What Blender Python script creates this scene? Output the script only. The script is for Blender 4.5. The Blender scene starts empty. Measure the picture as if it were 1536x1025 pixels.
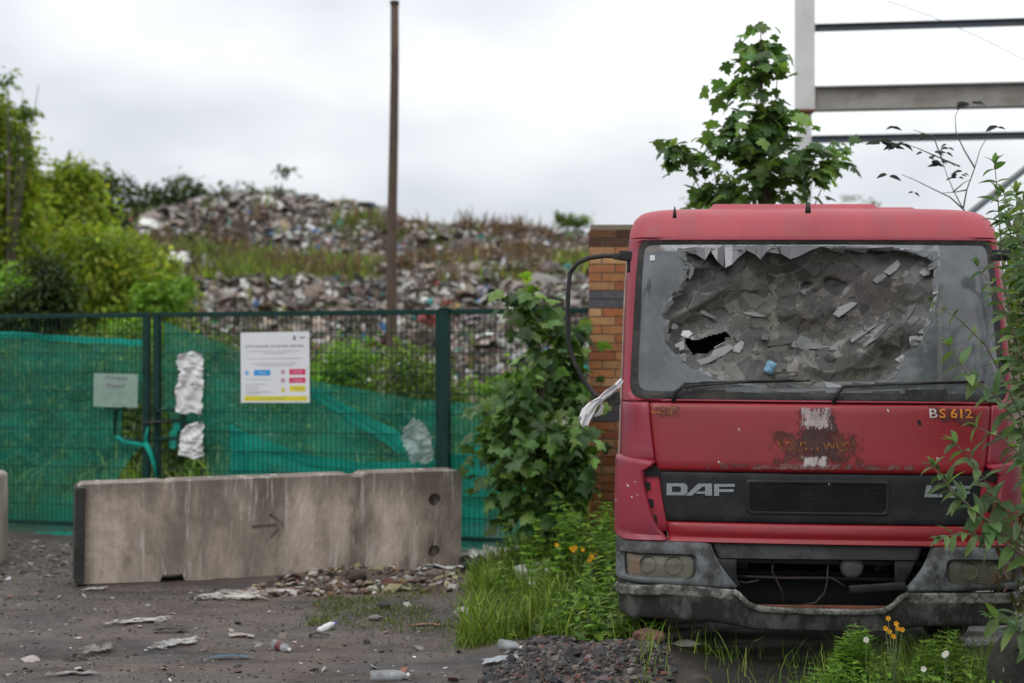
import bpy, bmesh, math, random
import numpy as np
from mathutils import Matrix, Vector, Euler
R_ = math.radians
rng = np.random.default_rng(7)
random.seed(7)
scene = bpy.context.scene
COL = scene.collection

# ------------------------------------------------------------------ camera
F = 1536 * 50 / 36.0          # focal length in photo pixels
CH = 1.73                     # eye height
cam_d = bpy.data.cameras.new("camera")
cam = bpy.data.objects.new("camera", cam_d); COL.objects.link(cam)
cam.location = (0, 0, CH); cam.rotation_euler = (R_(90), 0, 0)
cam_d.lens = 50; cam_d.sensor_width = 36; cam_d.shift_y = 27.5 / 1536
cam_d.clip_start = 0.05; cam_d.clip_end = 3000
cam_d.dof.use_dof = True; cam_d.dof.focus_distance = 7.5; cam_d.dof.aperture_fstop = 1.6
scene.camera = cam

# ------------------------------------------------------------------ world: overcast daylight
SUN_EL, SUN_ROT = 52, 215
world = bpy.data.worlds.new("World"); scene.world = world; world.use_nodes = True
nt = world.node_tree; nt.nodes.clear()
def N(t, kind, **kw):
    n = t.nodes.new(kind)
    for k, v in kw.items(): setattr(n, k, v)
    return n
out = N(nt, 'ShaderNodeOutputWorld'); bg = N(nt, 'ShaderNodeBackground'); bg.inputs['Strength'].default_value = 0.1
sky = N(nt, 'ShaderNodeTexSky', sky_type='NISHITA'); sky.sun_disc = False
sky.sun_elevation = R_(SUN_EL); sky.sun_rotation = R_(SUN_ROT)
tc = N(nt, 'ShaderNodeTexCoord'); sep = N(nt, 'ShaderNodeSeparateXYZ')
nt.links.new(tc.outputs['Generated'], sep.inputs[0])
mp = N(nt, 'ShaderNodeMapping'); mp.inputs['Scale'].default_value = (1.0, 1.0, 2.3); mp.inputs['Location'].default_value = (0.35, 0.0, 0.62)
nt.links.new(tc.outputs['Generated'], mp.inputs[0])
n1 = N(nt, 'ShaderNodeTexNoise'); n1.inputs['Scale'].default_value = 3.1; n1.inputs['Detail'].default_value = 5; n1.inputs['Roughness'].default_value = .42
nt.links.new(mp.outputs[0], n1.inputs[0])
cr = N(nt, 'ShaderNodeValToRGB'); nt.links.new(n1.outputs['Fac'], cr.inputs[0])
cr.color_ramp.elements[0].position = .36; cr.color_ramp.elements[0].color = (.60, .63, .68, 1)
cr.color_ramp.elements[1].position = .60; cr.color_ramp.elements[1].color = (.93, .95, .965, 1)
# overcast sky is brighter towards the zenith
pw = N(nt, 'ShaderNodeMath', operation='POWER'); cl = N(nt, 'ShaderNodeMath', operation='MAXIMUM'); cl.inputs[1].default_value = 0
nt.links.new(sep.outputs['Z'], cl.inputs[0]); nt.links.new(cl.outputs[0], pw.inputs[0]); pw.inputs[1].default_value = 1.5
ma = N(nt, 'ShaderNodeMath', operation='MULTIPLY_ADD'); ma.inputs[1].default_value = 8.0; ma.inputs[2].default_value = 10.7
nt.links.new(pw.outputs[0], ma.inputs[0])
vm = N(nt, 'ShaderNodeVectorMath', operation='SCALE'); nt.links.new(cr.outputs[0], vm.inputs[0]); nt.links.new(ma.outputs[0], vm.inputs['Scale'])
mx = N(nt, 'ShaderNodeMixRGB'); mx.inputs['Fac'].default_value = .96
nt.links.new(sky.outputs[0], mx.inputs[1]); nt.links.new(vm.outputs[0], mx.inputs[2])
nt.links.new(mx.outputs[0], bg.inputs['Color']); nt.links.new(bg.outputs[0], out.inputs[0])

sun_d = bpy.data.lights.new("sun", 'SUN'); sun = bpy.data.objects.new("sun", sun_d); COL.objects.link(sun)
sun_d.energy = 0.6; sun_d.angle = R_(25); sun_d.color = (1, .97, .93)
sun.rotation_euler = (R_(90 - SUN_EL), 0, R_(180 - SUN_ROT)); sun.location = (0, 0, 30)
scene.view_settings.view_transform = 'Standard'; scene.view_settings.look = 'None'
scene.view_settings.exposure = 0.12; scene.view_settings.gamma = 1
scene.render.engine = 'CYCLES'
scene.cycles.max_bounces = 8; scene.cycles.transparent_max_bounces = 16

# ------------------------------------------------------------------ helpers
def at(px, py, Y): return Vector(((px - 768) / F * Y, Y, CH - (py - 540) / F * Y))
def gnd(px, py):
    Y = CH * F / (py - 540); return Vector(((px - 768) / F * Y, Y, 0))
def lat(ix, iy, s):
    h = np.sin(ix * 127.1 + iy * 311.7 + s * 74.7) * 43758.5453
    return h - np.floor(h)
def vn(x, y, s=0):
    x = np.asarray(x, float); y = np.asarray(y, float)
    ix = np.floor(x); iy = np.floor(y); fx = x - ix; fy = y - iy
    fx = fx * fx * (3 - 2 * fx); fy = fy * fy * (3 - 2 * fy)
    a = lat(ix, iy, s); b = lat(ix + 1, iy, s); c = lat(ix, iy + 1, s); d = lat(ix + 1, iy + 1, s)
    return (a + (b - a) * fx) * (1 - fy) + (c + (d - c) * fx) * fy - .5
def fbm(x, y, s=0, o=4):
    r = 0; a = 1.0
    for i in range(o):
        r = r + a * vn(np.asarray(x) * 2 ** i + 7.3 * i, np.asarray(y) * 2 ** i - 3.1 * i, s + i); a *= .5
    return r
def sstep(a, b, x):
    t = np.clip((np.asarray(x, float) - a) / (b - a), 0, 1); return t * t * (3 - 2 * t)

def put(name, me, mat=None, parent=None, smooth=False):
    if mat is not None:
        for m in (mat if isinstance(mat, (list, tuple)) else [mat]): me.materials.append(m)
    if smooth: me.polygons.foreach_set('use_smooth', [True] * len(me.polygons))
    o = bpy.data.objects.new(name, me); COL.objects.link(o)
    if parent: o.parent = parent
    return o
def tag(o, label=None, cat=None, group=None, kind=None):
    if label: o['label'] = label
    if cat: o['category'] = cat
    if group: o['group'] = group
    if kind: o['kind'] = kind
    return o
def empty(name, loc=(0, 0, 0), rot=(0, 0, 0), label=None, cat=None, group=None):
    o = bpy.data.objects.new(name, None); COL.objects.link(o); o.location = loc; o.rotation_euler = rot
    o.empty_display_size = .2
    return tag(o, label, cat, group)
def fast(V, Fc, col=None, smooth=False):
    V = np.asarray(V, np.float32).reshape(-1, 3); Fc = np.asarray(Fc, np.int32); n, k = Fc.shape
    me = bpy.data.meshes.new('m'); me.vertices.add(len(V)); me.vertices.foreach_set('co', V.ravel())
    me.loops.add(n * k); me.loops.foreach_set('vertex_index', Fc.ravel())
    me.polygons.add(n); me.polygons.foreach_set('loop_start', np.arange(0, n * k, k, dtype=np.int32))
    me.polygons.foreach_set('loop_total', np.full(n, k, np.int32))
    me.polygons.foreach_set('use_smooth', np.full(n, bool(smooth)))
    if col is not None:
        ca = me.color_attributes.new('Col', 'FLOAT_COLOR', 'POINT')
        c4 = np.ones((len(V), 4), np.float32); c4[:, :3] = col; ca.data.foreach_set('color', c4.ravel())
    me.update(calc_edges=True); me.validate(); return me
class MB:
    def __init__(s): s.v = []; s.f = []; s.mi = []; s.cur = 0
    def add(s, vs, fs):
        b = len(s.v); s.v += [tuple(v) for v in vs]
        for f in fs: s.f.append(tuple(i + b for i in f)); s.mi.append(s.cur)
        return s
    def box(s, c, d, rot=None):
        hx, hy, hz = d[0] / 2, d[1] / 2, d[2] / 2; c = Vector(c)
        vs = [Vector((x, y, z)) for x in (-hx, hx) for y in (-hy, hy) for z in (-hz, hz)]
        if rot is not None: vs = [rot @ v for v in vs]
        return s.add([v + c for v in vs], [(0, 1, 3, 2), (4, 6, 7, 5), (0, 4, 5, 1), (2, 3, 7, 6), (0, 2, 6, 4), (1, 5, 7, 3)])
    def bar(s, a, b, w, h):
        a = Vector(a); b = Vector(b); d = b - a
        r = d.to_track_quat('X', 'Z').to_matrix()
        return s.box((a + b) / 2, (d.length, w, h), r)
    def tube(s, pts, rad, n=8, cap=True):
        pts = [Vector(p) for p in pts]; m = len(pts)
        if not hasattr(rad, '__len__'): rad = [rad] * m
        vs = []; up = Vector((.13, .31, .94))
        for i, p in enumerate(pts):
            t = (pts[min(i + 1, m - 1)] - pts[max(i - 1, 0)])
            if t.length < 1e-9: t = Vector((0, 0, 1))
            t.normalize(); a = t.cross(up)
            if a.length < .05: a = t.cross(Vector((1, 0, 0)))
            a.normalize(); b = t.cross(a)
            for k in range(n):
                q = 2 * math.pi * k / n; vs.append(p + (a * math.cos(q) + b * math.sin(q)) * rad[i])
        fs = [(i * n + k, i * n + (k + 1) % n, (i + 1) * n + (k + 1) % n, (i + 1) * n + k) for i in range(m - 1) for k in range(n)]
        if cap: fs += [tuple(range(n - 1, -1, -1)), tuple((m - 1) * n + k for k in range(n))]
        return s.add(vs, fs)
    def lathe(s, prof, n=20, M=None):
        M = M or Matrix.Identity(4)
        vs = [M @ Vector((r * math.cos(2 * math.pi * k / n), r * math.sin(2 * math.pi * k / n), z)) for r, z in prof for k in range(n)]
        m = len(prof)
        fs = [(i * n + k, i * n + (k + 1) % n, (i + 1) * n + (k + 1) % n, (i + 1) * n + k) for i in range(m - 1) for k in range(n)]
        return s.add(vs, fs)
    def mesh(s):
        me = bpy.data.meshes.new('m'); me.from_pydata(s.v, [], s.f)
        if any(s.mi): me.polygons.foreach_set('material_index', s.mi)
        me.validate(); me.update(); return me
    def build(s, name, mat, parent=None, smooth=False, bevel=0):
        me = s.mesh()
        if bevel:
            bm = bmesh.new(); bm.from_mesh(me); bmesh.ops.recalc_face_normals(bm, faces=bm.faces)
            bmesh.ops.bevel(bm, geom=bm.edges[:], offset=bevel, segments=2, affect='EDGES', profile=.7); bm.to_mesh(me); bm.free()
        return put(name, me, mat, parent, smooth)

# ------------------------------------------------------------------ materials
def pmat(name, base, rough=.7, var=.25, scale=6, bump=.2, bscale=None, metal=0, dirt=None, damt=.5, dscale=3, coat=0, spec=.5, stretch=None, coord='Object', edge=(.45, .6)):
    m = bpy.data.materials.new(name); m.use_nodes = True; t = m.node_tree; b = t.nodes['Principled BSDF']
    tc = N(t, 'ShaderNodeTexCoord'); src = tc.outputs[coord]
    if stretch:
        mp = N(t, 'ShaderNodeMapping'); mp.inputs['Scale'].default_value = stretch; t.links.new(src, mp.inputs[0]); src = mp.outputs[0]
    n = N(t, 'ShaderNodeTexNoise'); n.inputs['Scale'].default_value = scale; n.inputs['Detail'].default_value = 6; n.inputs['Roughness'].default_value = .65
    t.links.new(src, n.inputs[0])
    r = N(t, 'ShaderNodeValToRGB'); t.links.new(n.outputs['Fac'], r.inputs[0])
    lo = [c * (1 - var) for c in base]; hi = [min(1, c * (1 + var)) for c in base]
    r.color_ramp.elements[0].position = .32; r.color_ramp.elements[0].color = (*lo, 1)
    r.color_ramp.elements[1].position = .68; r.color_ramp.elements[1].color = (*hi, 1)
    c = r.outputs[0]
    if dirt:
        n2 = N(t, 'ShaderNodeTexNoise'); n2.inputs['Scale'].default_value = dscale; n2.inputs['Detail'].default_value = 8; n2.inputs['Roughness'].default_value = .7
        t.links.new(src, n2.inputs[0])
        r2 = N(t, 'ShaderNodeValToRGB'); t.links.new(n2.outputs['Fac'], r2.inputs[0])
        r2.color_ramp.elements[0].position = edge[0]; r2.color_ramp.elements[0].color = (0, 0, 0, 1)
        r2.color_ramp.elements[1].position = edge[1]; r2.color_ramp.elements[1].color = (damt, damt, damt, 1)
        x = N(t, 'ShaderNodeMixRGB'); t.links.new(r2.outputs[0], x.inputs[0]); t.links.new(c, x.inputs[1]); x.inputs[2].default_value = (*dirt, 1); c = x.outputs[0]
    t.links.new(c, b.inputs['Base Color'])
    b.inputs['Roughness'].default_value = rough; b.inputs['Metallic'].default_value = metal
    b.inputs['Specular IOR Level'].default_value = spec
    if coat: b.inputs['Coat Weight'].default_value = coat; b.inputs['Coat Roughness'].default_value = .25
    if bump:
        n3 = N(t, 'ShaderNodeTexNoise'); n3.inputs['Scale'].default_value = bscale or scale * 4; n3.inputs['Detail'].default_value = 5
        t.links.new(src, n3.inputs[0]); bp = N(t, 'ShaderNodeBump'); bp.inputs['Strength'].default_value = bump; bp.inputs['Distance'].default_value = .02
        t.links.new(n3.outputs['Fac'], bp.inputs['Height']); t.links.new(bp.outputs[0], b.inputs['Normal'])
    m['out'] = 1
    return m
def colmat(name, rough=.6, trans=0.0, spec=.4, bump=0):
    m = bpy.data.materials.new(name); m.use_nodes = True; t = m.node_tree; b = t.nodes['Principled BSDF']
    a = N(t, 'ShaderNodeVertexColor', layer_name='Col')
    tc = N(t, 'ShaderNodeTexCoord'); n = N(t, 'ShaderNodeTexNoise'); n.inputs['Scale'].default_value = 22; t.links.new(tc.outputs['Object'], n.inputs[0])
    h = N(t, 'ShaderNodeMath', operation='MULTIPLY_ADD'); h.inputs[1].default_value = .7; h.inputs[2].default_value = .65; t.links.new(n.outputs['Fac'], h.inputs[0])
    v = N(t, 'ShaderNodeVectorMath', operation='SCALE'); t.links.new(a.outputs[0], v.inputs[0]); t.links.new(h.outputs[0], v.inputs['Scale'])
    t.links.new(v.outputs[0], b.inputs['Base Color']); b.inputs['Roughness'].default_value = rough; b.inputs['Specular IOR Level'].default_value = spec
    if trans:
        tr = N(t, 'ShaderNodeBsdfTranslucent'); v2 = N(t, 'ShaderNodeVectorMath', operation='MULTIPLY'); t.links.new(v.outputs[0], v2.inputs[0]); v2.inputs[1].default_value = (1.25, 1.3, .6)
        t.links.new(v2.outputs[0], tr.inputs[0]); mix = N(t, 'ShaderNodeMixShader'); mix.inputs[0].default_value = trans
        t.links.new(b.outputs[0], mix.inputs[1]); t.links.new(tr.outputs[0], mix.inputs[2]); t.links.new(mix.outputs[0], t.nodes['Material Output'].inputs[0])
    if bump:
        bp = N(t, 'ShaderNodeBump'); bp.inputs['Strength'].default_value = bump; t.links.new(n.outputs['Fac'], bp.inputs['Height']); t.links.new(bp.outputs[0], b.inputs['Normal'])
    return m
def see_through(name, base, alpha, rough=.6, var=.2, scale=4, stretch=None, trans=.4, spec=.5, asp=.15):
    """thin sheet: a share of the light passes straight on, the rest is diffused both ways"""
    m = pmat(name, base, rough, var, scale, .1, stretch=stretch, spec=spec); t = m.node_tree; b = t.nodes['Principled BSDF']
    tr = N(t, 'ShaderNodeBsdfTranslucent'); tr.inputs[0].default_value = (*base, 1)
    m1 = N(t, 'ShaderNodeMixShader'); m1.inputs[0].default_value = trans; t.links.new(b.outputs[0], m1.inputs[1]); t.links.new(tr.outputs[0], m1.inputs[2])
    tp = N(t, 'ShaderNodeBsdfTransparent'); m2 = N(t, 'ShaderNodeMixShader')
    n = [x for x in t.nodes if x.type == 'TEX_NOISE'][0]
    mr = N(t, 'ShaderNodeMapRange'); mr.inputs[1].default_value = .35; mr.inputs[2].default_value = .65; mr.inputs[3].default_value = alpha - asp; mr.inputs[4].default_value = alpha + asp
    t.links.new(n.outputs['Fac'], mr.inputs[0]); t.links.new(mr.outputs[0], m2.inputs[0])
    t.links.new(tp.outputs[0], m2.inputs[1]); t.links.new(m1.outputs[0], m2.inputs[2]); t.links.new(m2.outputs[0], t.nodes['Material Output'].inputs[0])
    return m
def decal(name, base, thr=.5, scale=30, rough=.8, var=.3, stretch=None, soft=.06):
    m = pmat(name, base, rough, var, scale * .6, 0); t = m.node_tree; b = t.nodes['Principled BSDF']
    tc = N(t, 'ShaderNodeTexCoord'); mp = N(t, 'ShaderNodeMapping'); mp.inputs['Scale'].default_value = stretch or (1, 1, 1); mp.inputs['Location'].default_value = (thr * 9, 2, thr * 5)
    n = N(t, 'ShaderNodeTexNoise'); n.inputs['Scale'].default_value = scale; n.inputs['Detail'].default_value = 6; n.inputs['Roughness'].default_value = .7
    t.links.new(tc.outputs['Object'], mp.inputs[0]); t.links.new(mp.outputs[0], n.inputs[0])
    # fade by UV-free edge: the mesh carries an 'edge' weight
    a = N(t, 'ShaderNodeAttribute', attribute_name='edge'); s = N(t, 'ShaderNodeMath', operation='ADD'); t.links.new(n.outputs['Fac'], s.inputs[0]); t.links.new(a.outputs['Fac'], s.inputs[1])
    mr = N(t, 'ShaderNodeMapRange'); mr.inputs[1].default_value = thr - soft + .5; mr.inputs[2].default_value = thr + soft + .5
    t.links.new(s.outputs[0], mr.inputs[0])
    tp = N(t, 'ShaderNodeBsdfTransparent'); m2 = N(t, 'ShaderNodeMixShader'); t.links.new(mr.outputs[0], m2.inputs[0])
    t.links.new(tp.outputs[0], m2.inputs[1]); t.links.new(b.outputs[0], m2.inputs[2]); t.links.new(m2.outputs[0], t.nodes['Material Output'].inputs[0])
    return m

LEAF = colmat('leaf', .45, .42, .4)
BLADE = colmat('blade', .6, .3, .3)
CHIP = colmat('chip', .65, 0, .3)
STONE = colmat('stone', .8, 0, .3, .4)
BARK = pmat('bark', (.11, .09, .07), .9, .35, 12, .6)
M = dict(
    concrete=pmat('concrete', (.37, .315, .265), .9, .22, 4.2, .5, 30, dirt=(.085, .068, .052), damt=.85, dscale=2.3, stretch=(1, 1, .38), edge=(.42, .64)),
    concrete_dark=pmat('darker_concrete', (.03, .03, .026), .95, .4, 6, .6),  # darker concrete for the left ends of the barriers
    black=pmat('black_plastic', (.009, .010, .012), .5, .4, 8, .05, dirt=(.035, .034, .032), damt=.35, dscale=6, spec=.3),
    rubber=pmat('rubber', (.02, .02, .02), .8, .3, 10, .4, dirt=(.07, .06, .05), damt=.5, dscale=5),
    void=pmat('plain_black', (.008, .008, .009), .9, .3, 6, 0),
    steel=pmat('dark_steel', (.03, .028, .026), .6, .5, 9, .3, metal=.3, dirt=(.12, .05, .03), damt=.5, dscale=6),
    rust=pmat('rusty_steel', (.16, .06, .035), .9, .4, 14, .5),
    red=pmat('red_paint', (.245, .007, .014), .38, .16, 2.2, .04, 5, coat=.2, dirt=(.13, .02, .025), damt=.4, dscale=2.6, edge=(.48, .75)),
    redfade=pmat('sun_bleached_red_paint', (.37, .045, .062), .5, .12, 1.7, .04, 5, dirt=(.25, .085, .075), damt=.6, dscale=2.6, stretch=(2.2, 1, .35), edge=(.5, .68)),
    redpink=pmat('faded_pinkish_red_paint', (.27, .012, .034), .45, .14, 2.4, .04, 5, coat=.15, dirt=(.2, .06, .08), damt=.5, dscale=4, edge=(.48, .7)),
    tan=pmat('grimy_bare_edge', (.30, .24, .2), .8, .3, 9, .3),
    bump=pmat('weathered_grey_bumper', (.115, .125, .13), .6, .3, 4, .2, 20, dirt=(.022, .021, .018), damt=.92, dscale=3.6, edge=(.46, .56)),
    bumpdirty=pmat('grimy_lower_bumper', (.075, .078, .072), .7, .35, 5, .3, 20, dirt=(.013, .011, .009), damt=.95, dscale=3.2, edge=(.42, .53), stretch=(1.4, 1, .8)),
    lichen=pmat('pale_lichen_grey', (.22, .215, .2), .85, .4, 14, .5, dirt=(.04, .037, .03), damt=.95, dscale=11, edge=(.42, .56)),
    logo=pmat('dull_silver_letter', (.22, .235, .25), .45, .1, 9, 0),
    white=pmat('off_white_plastic', (.62, .62, .61), .6, .12, 4, .3),
    cloth=pmat('white_cloth', (.58, .56, .56), .9, .15, 6, .4),
    foam=pmat('dirty_white_polystyrene', (.55, .54, .52), .9, .2, 6, .5, dirt=(.25, .22, .18), damt=.5, dscale=7),
    green=pmat('dark_green_powder_coat', (.006, .034, .028), .6, .25, 6, .1, spec=.2),
    net=see_through('green_debris_net', (.018, .29, .205), .56, .8, .4, 2.2, (1, 1, 1.6), .5),
    netb=see_through('bright_green_debris_net', (.01, .45, .35), .80, .75, .25, 2.5, (1, 1, 2.0), .5),
    bag=see_through('thin_white_plastic_bag', (.7, .72, .72), .55, .4, .2, 8, None, .4),
    sgn=pmat('white_sign_sheet', (.70, .71, .74), .5, .04, 3, 0),
    sgn2=pmat('old_white_sign_sheet', (.23, .33, .27), .6, .15, 9, 0),
    blue=pmat('sign_blue', (.01, .28, .66), .5, .05, 3, 0),
    magenta=pmat('sign_crimson', (.62, .02, .12), .5, .05, 3, 0),
    yellow=pmat('sign_yellow', (.65, .58, .02), .5, .05, 3, 0),
    ink=pmat('sign_grey_ink', (.17, .17, .19), .6, .1, 3, 0),
    inkl=pmat('sign_pale_ink', (.42, .42, .45), .6, .1, 3, 0),
    wood=pmat('dark_weathered_timber', (.10, .068, .05), .9, .3, 8, .5, stretch=(4, 4, .4)),
    whitesteel=pmat('white_painted_steel', (.62, .62, .60), .5, .08, 3, .05, dirt=(.33, .27, .2), damt=.6, dscale=2.5, edge=(.55, .72)),
    galv=pmat('grey_steel', (.27, .255, .235), .55, .2, 4, .1, dirt=(.15, .10, .07), damt=.8, dscale=1.6, stretch=(.6, 1, 1)),
    bluesteel=pmat('blue_grey_steel', (.09, .115, .14), .5, .15, 3, .05),
    mortar=pmat('mortar', (.24, .19, .14), .95, .2, 30, .5),
    orange=pmat('orange_lettering', (.62, .21, .02), .7, .35, 30, 0),
    pale=pmat('pale_lettering', (.5, .44, .42), .7, .35, 30, 0),
    seat=pmat('grimy_seat_fabric', (.07, .045, .04), .95, .3, 8, .4),
)
def brickcol():
    m = colmat('brick', .9, 0, .2, .5); return m
BRICK = brickcol()

# ------------------------------------------------------------------ leaf templates
def T_rhomb(w=.5, fold=.12): return np.array([[0, 0, 0], [w / 2, .45, fold], [0, 1, -.12], [-w / 2, .45, fold]]), np.array([[0, 1, 2, 3]])
def T_lance(w=.26, droop=.35, n=5):
    v = []
    for i in range(n + 1):
        t = i / n; ww = w * math.sin(math.pi * min(1, t * .93 + .05)) ** .75 * (1 - .35 * t) * .72
        z = -droop * t * t
        v += [(-ww, t, z + .35 * ww), (0, t, z), (ww, t, z + .35 * ww)]
    f = []
    for i in range(n):
        a = i * 3; f += [(a, a + 1, a + 4, a + 3), (a + 1, a + 2, a + 5, a + 4)]
    return np.array(v), np.array(f)
def T_maple():
    o = [(0, -.02), (.16, -.1), (.30, -.02), (.24, .1), (.46, .16), (.62, .34), (.44, .36), (.50, .52), (.30, .50), (.22, .58), (.24, .76), (.10, .80), (0, 1.02)]
    o = o + [(-x, y) for x, y in o[-2:0:-1]]
    v = [(0, .32, .06)] + [(x, y, -.16 * (x * x * 2.2 + max(0, y - .3) ** 2)) for x, y in o]
    n = len(o); f = [(0, 1 + i, 1 + (i + 1) % n) for i in range(n)]
    return np.array(v), np.array(f)
def T_blade(w=.02, bend=.35, n=3):
    v = []
    for i in range(n):
        t = i / n; ww = w * (1 - t * .7); v += [(-ww, bend * t * t, t), (ww, bend * t * t, t)]
    v.append((0, bend, 1 - bend * .3))
    v.append((0.0001, bend, 1 - bend * .3))
    f = [(i * 2, i * 2 + 1, i * 2 + 3, i * 2 + 2) for i in range(n)]
    return np.array(v), np.array(f)
def T_round():
    v = [(0, .5, .05)] + [(.5 * math.cos(a) * (1 + .12 * math.sin(5 * a)), .5 + .5 * math.sin(a), -.03 + .03 * math.sin(3 * a)) for a in np.linspace(0, 2 * math.pi, 10)[:-1]]
    return np.array(v), np.array([(0, 1 + i, 1 + (i + 1) % 9) for i in range(9)])
def rots(yaw, pitch, roll):
    """leaf: +Y along the blade, +Z its upper side; pitch lifts the tip"""
    cy, sy, cp, sp, cr, sr = np.cos(yaw), np.sin(yaw), np.cos(pitch), np.sin(pitch), np.cos(roll), np.sin(roll)
    n = len(yaw); Z = np.zeros(n); O = np.ones(n)
    Rz = np.stack([cy, -sy, Z, sy, cy, Z, Z, Z, O], 1).reshape(n, 3, 3)
    Rx = np.stack([O, Z, Z, Z, cp, -sp, Z, sp, cp], 1).reshape(n, 3, 3)
    Ry = np.stack([cr, Z, sr, Z, O, Z, -sr, Z, cr], 1).reshape(n, 3, 3)
    return Rz @ Rx @ Ry
def scatter(T, pos, Rm, scl, colr):
    V0, F0 = T; pos = np.asarray(pos, float); n = len(pos); k = len(V0)
    scl = np.asarray(scl, float)
    if scl.ndim == 1: scl = np.repeat(scl[:, None], 3, 1)
    V = (V0[None] * scl[:, None, :]) @ Rm.transpose(0, 2, 1) + pos[:, None, :]
    Fc = (F0[None] + (np.arange(n) * k)[:, None, None]).reshape(-1, F0.shape[1])
    C = np.repeat(np.asarray(colr)[:, None, :], k, 1).reshape(-1, 3)
    return V.reshape(-1, 3), Fc, C
def joinsc(parts):
    Vs, Fs, Cs = [], [], []; b = 0
    for V, Fc, C in parts: Vs.append(V); Fs.append(Fc + b); Cs.append(C); b += len(V)
    return np.vstack(Vs), np.vstack(Fs), np.vstack(Cs)
def pick(pal, n, jit=.18):
    pal = np.array(pal, float); c = pal[rng.integers(0, len(pal), n)]
    return np.clip(c * (1 + rng.normal(0, jit, (n, 1))) * (1 + rng.normal(0, .05, (n, 3))), .002, .9)
PAL = dict(
    yg=[(.095, .135, .014), (.125, .155, .016), (.068, .108, .014), (.155, .165, .020)],
    mid=[(.065, .105, .018), (.085, .13, .02), (.11, .15, .025), (.045, .08, .015)],
    dark=[(.024, .042, .012), (.034, .055, .014), (.020, .032, .010), (.05, .07, .02)],
    olive=[(.10, .11, .04), (.13, .13, .045), (.075, .09, .03), (.15, .13, .07)],
    dry=[(.17, .15, .075), (.13, .12, .05), (.19, .15, .09), (.11, .12, .04)],
    maple=[(.036, .072, .020), (.052, .095, .024), (.075, .125, .028), (.026, .052, .017)],
    fresh=[(.13, .24, .03), (.17, .29, .035), (.10, .19, .025)],
    budd=[(.085, .155, .055), (.11, .18, .07), (.065, .12, .045), (.13, .20, .065), (.075, .13, .06)],
    grass=[(.11, .19, .02), (.15, .23, .025), (.08, .14, .02), (.17, .21, .04)],
)

for _k, _f in (('yg', 2.35), ('mid', 1.75), ('dark', 1.7), ('maple', 2.2), ('grass', 1.2), ('fresh', 1.3), ('olive', 1.2), ('dry', 1.1), ('budd', 1.2)): PAL[_k] = [tuple(min(.5, q * _f) for q in c) for c in PAL[_k]]

def plant(name, label, cat, blobs, n, leaf, pal, T, group=None, base=None, trunk=.05, clump=.22, px=True, flat=.5, leafpitch=-.3, hole=.35, limbs=True, mat=None, per=22):
    """blobs (px, py, Y, rx, ry) in photo pixels; every leaf a real small face round clumps spread through the crown"""
    B = []
    for b in blobs:
        x, y, Y, rx, ry = b[:5]; w = b[5] if len(b) > 5 else 1
        c = at(x, y, Y); s = Y / F; B.append((c.x, c.y, c.z, rx * s, min(rx, ry * 1.2) * s * .9, ry * s, w))
    B = np.array(B)
    if base is None: base = (float(np.average(B[:, 0], weights=B[:, 3] ** 2)), float(B[:, 1].mean()), 0)
    o = empty(name, base, label=label, cat=cat, group=group)
    wt = B[:, 3] * B[:, 5] * B[:, 6]; wt = wt / wt.sum()
    ncl = max(6, int(n / per)); bi = rng.choice(len(B), ncl, p=wt)
    d = rng.normal(size=(ncl, 3)); d /= np.linalg.norm(d, axis=1)[:, None]
    rr = (hole + (1 - hole) * rng.random(ncl) ** .6)[:, None]
    cc = B[bi, :3] + d * rr * B[bi, 3:6]
    ci = rng.integers(0, ncl, n); cs = clump * np.minimum(B[bi, 3], B[bi, 5])[ci][:, None] + .3 * leaf
    pos = cc[ci] + rng.normal(size=(n, 3)) * cs * np.array([1, 1, .75])
    keep = pos[:, 2] > .02; pos = pos[keep]; ci = ci[keep]; m = len(pos)
    out = pos - B[bi[ci], :3]
    yaw = np.arctan2(-out[:, 0], out[:, 1]) + rng.normal(0, 1.1, m)
    Rm = rots(yaw, leafpitch + rng.normal(0, flat, m), rng.normal(0, flat, m))
    tint = 1 + rng.normal(0, .22, ncl)[ci]
    C = pick(PAL[pal], m) * np.clip(tint, .5, 1.6)[:, None]
    V, Fc, C = scatter(T, pos - np.array(base), Rm, leaf * rng.uniform(.6, 1.25, m), C)
    put('crown' if cat == 'tree' else 'foliage', fast(V, Fc, C), mat or LEAF, o)
    if limbs:
        mb = MB(); b0 = Vector((0, 0, -.05)); bs = Vector(base)
        cen = [Vector(b[:3]) - bs for b in B]
        top = max(cen, key=lambda v: v.z); mid = Vector((top.x * .3, top.y * .3, top.z * .45))
        mb.tube([b0, mid, (top + mid) / 2 + Vector((.03, 0, 0)), top], [trunk, trunk * .75, trunk * .5, trunk * .2], 8)
        for c in cen:
            mb.tube([mid * .8, (mid + c) / 2 + Vector((0, 0, .05)), c], [trunk * .5, trunk * .35, trunk * .12], 6)
        for k in range(min(ncl, 60)):
            c = Vector(B[bi[k], :3]) - bs; e = Vector(cc[k]) - bs
            mb.tube([c, (c + e) / 2, e], [trunk * .16, trunk * .1, trunk * .04], 4, False)
        mb.build('trunk' if cat == 'tree' else 'stem', BARK, o, True)
    return o

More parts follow.
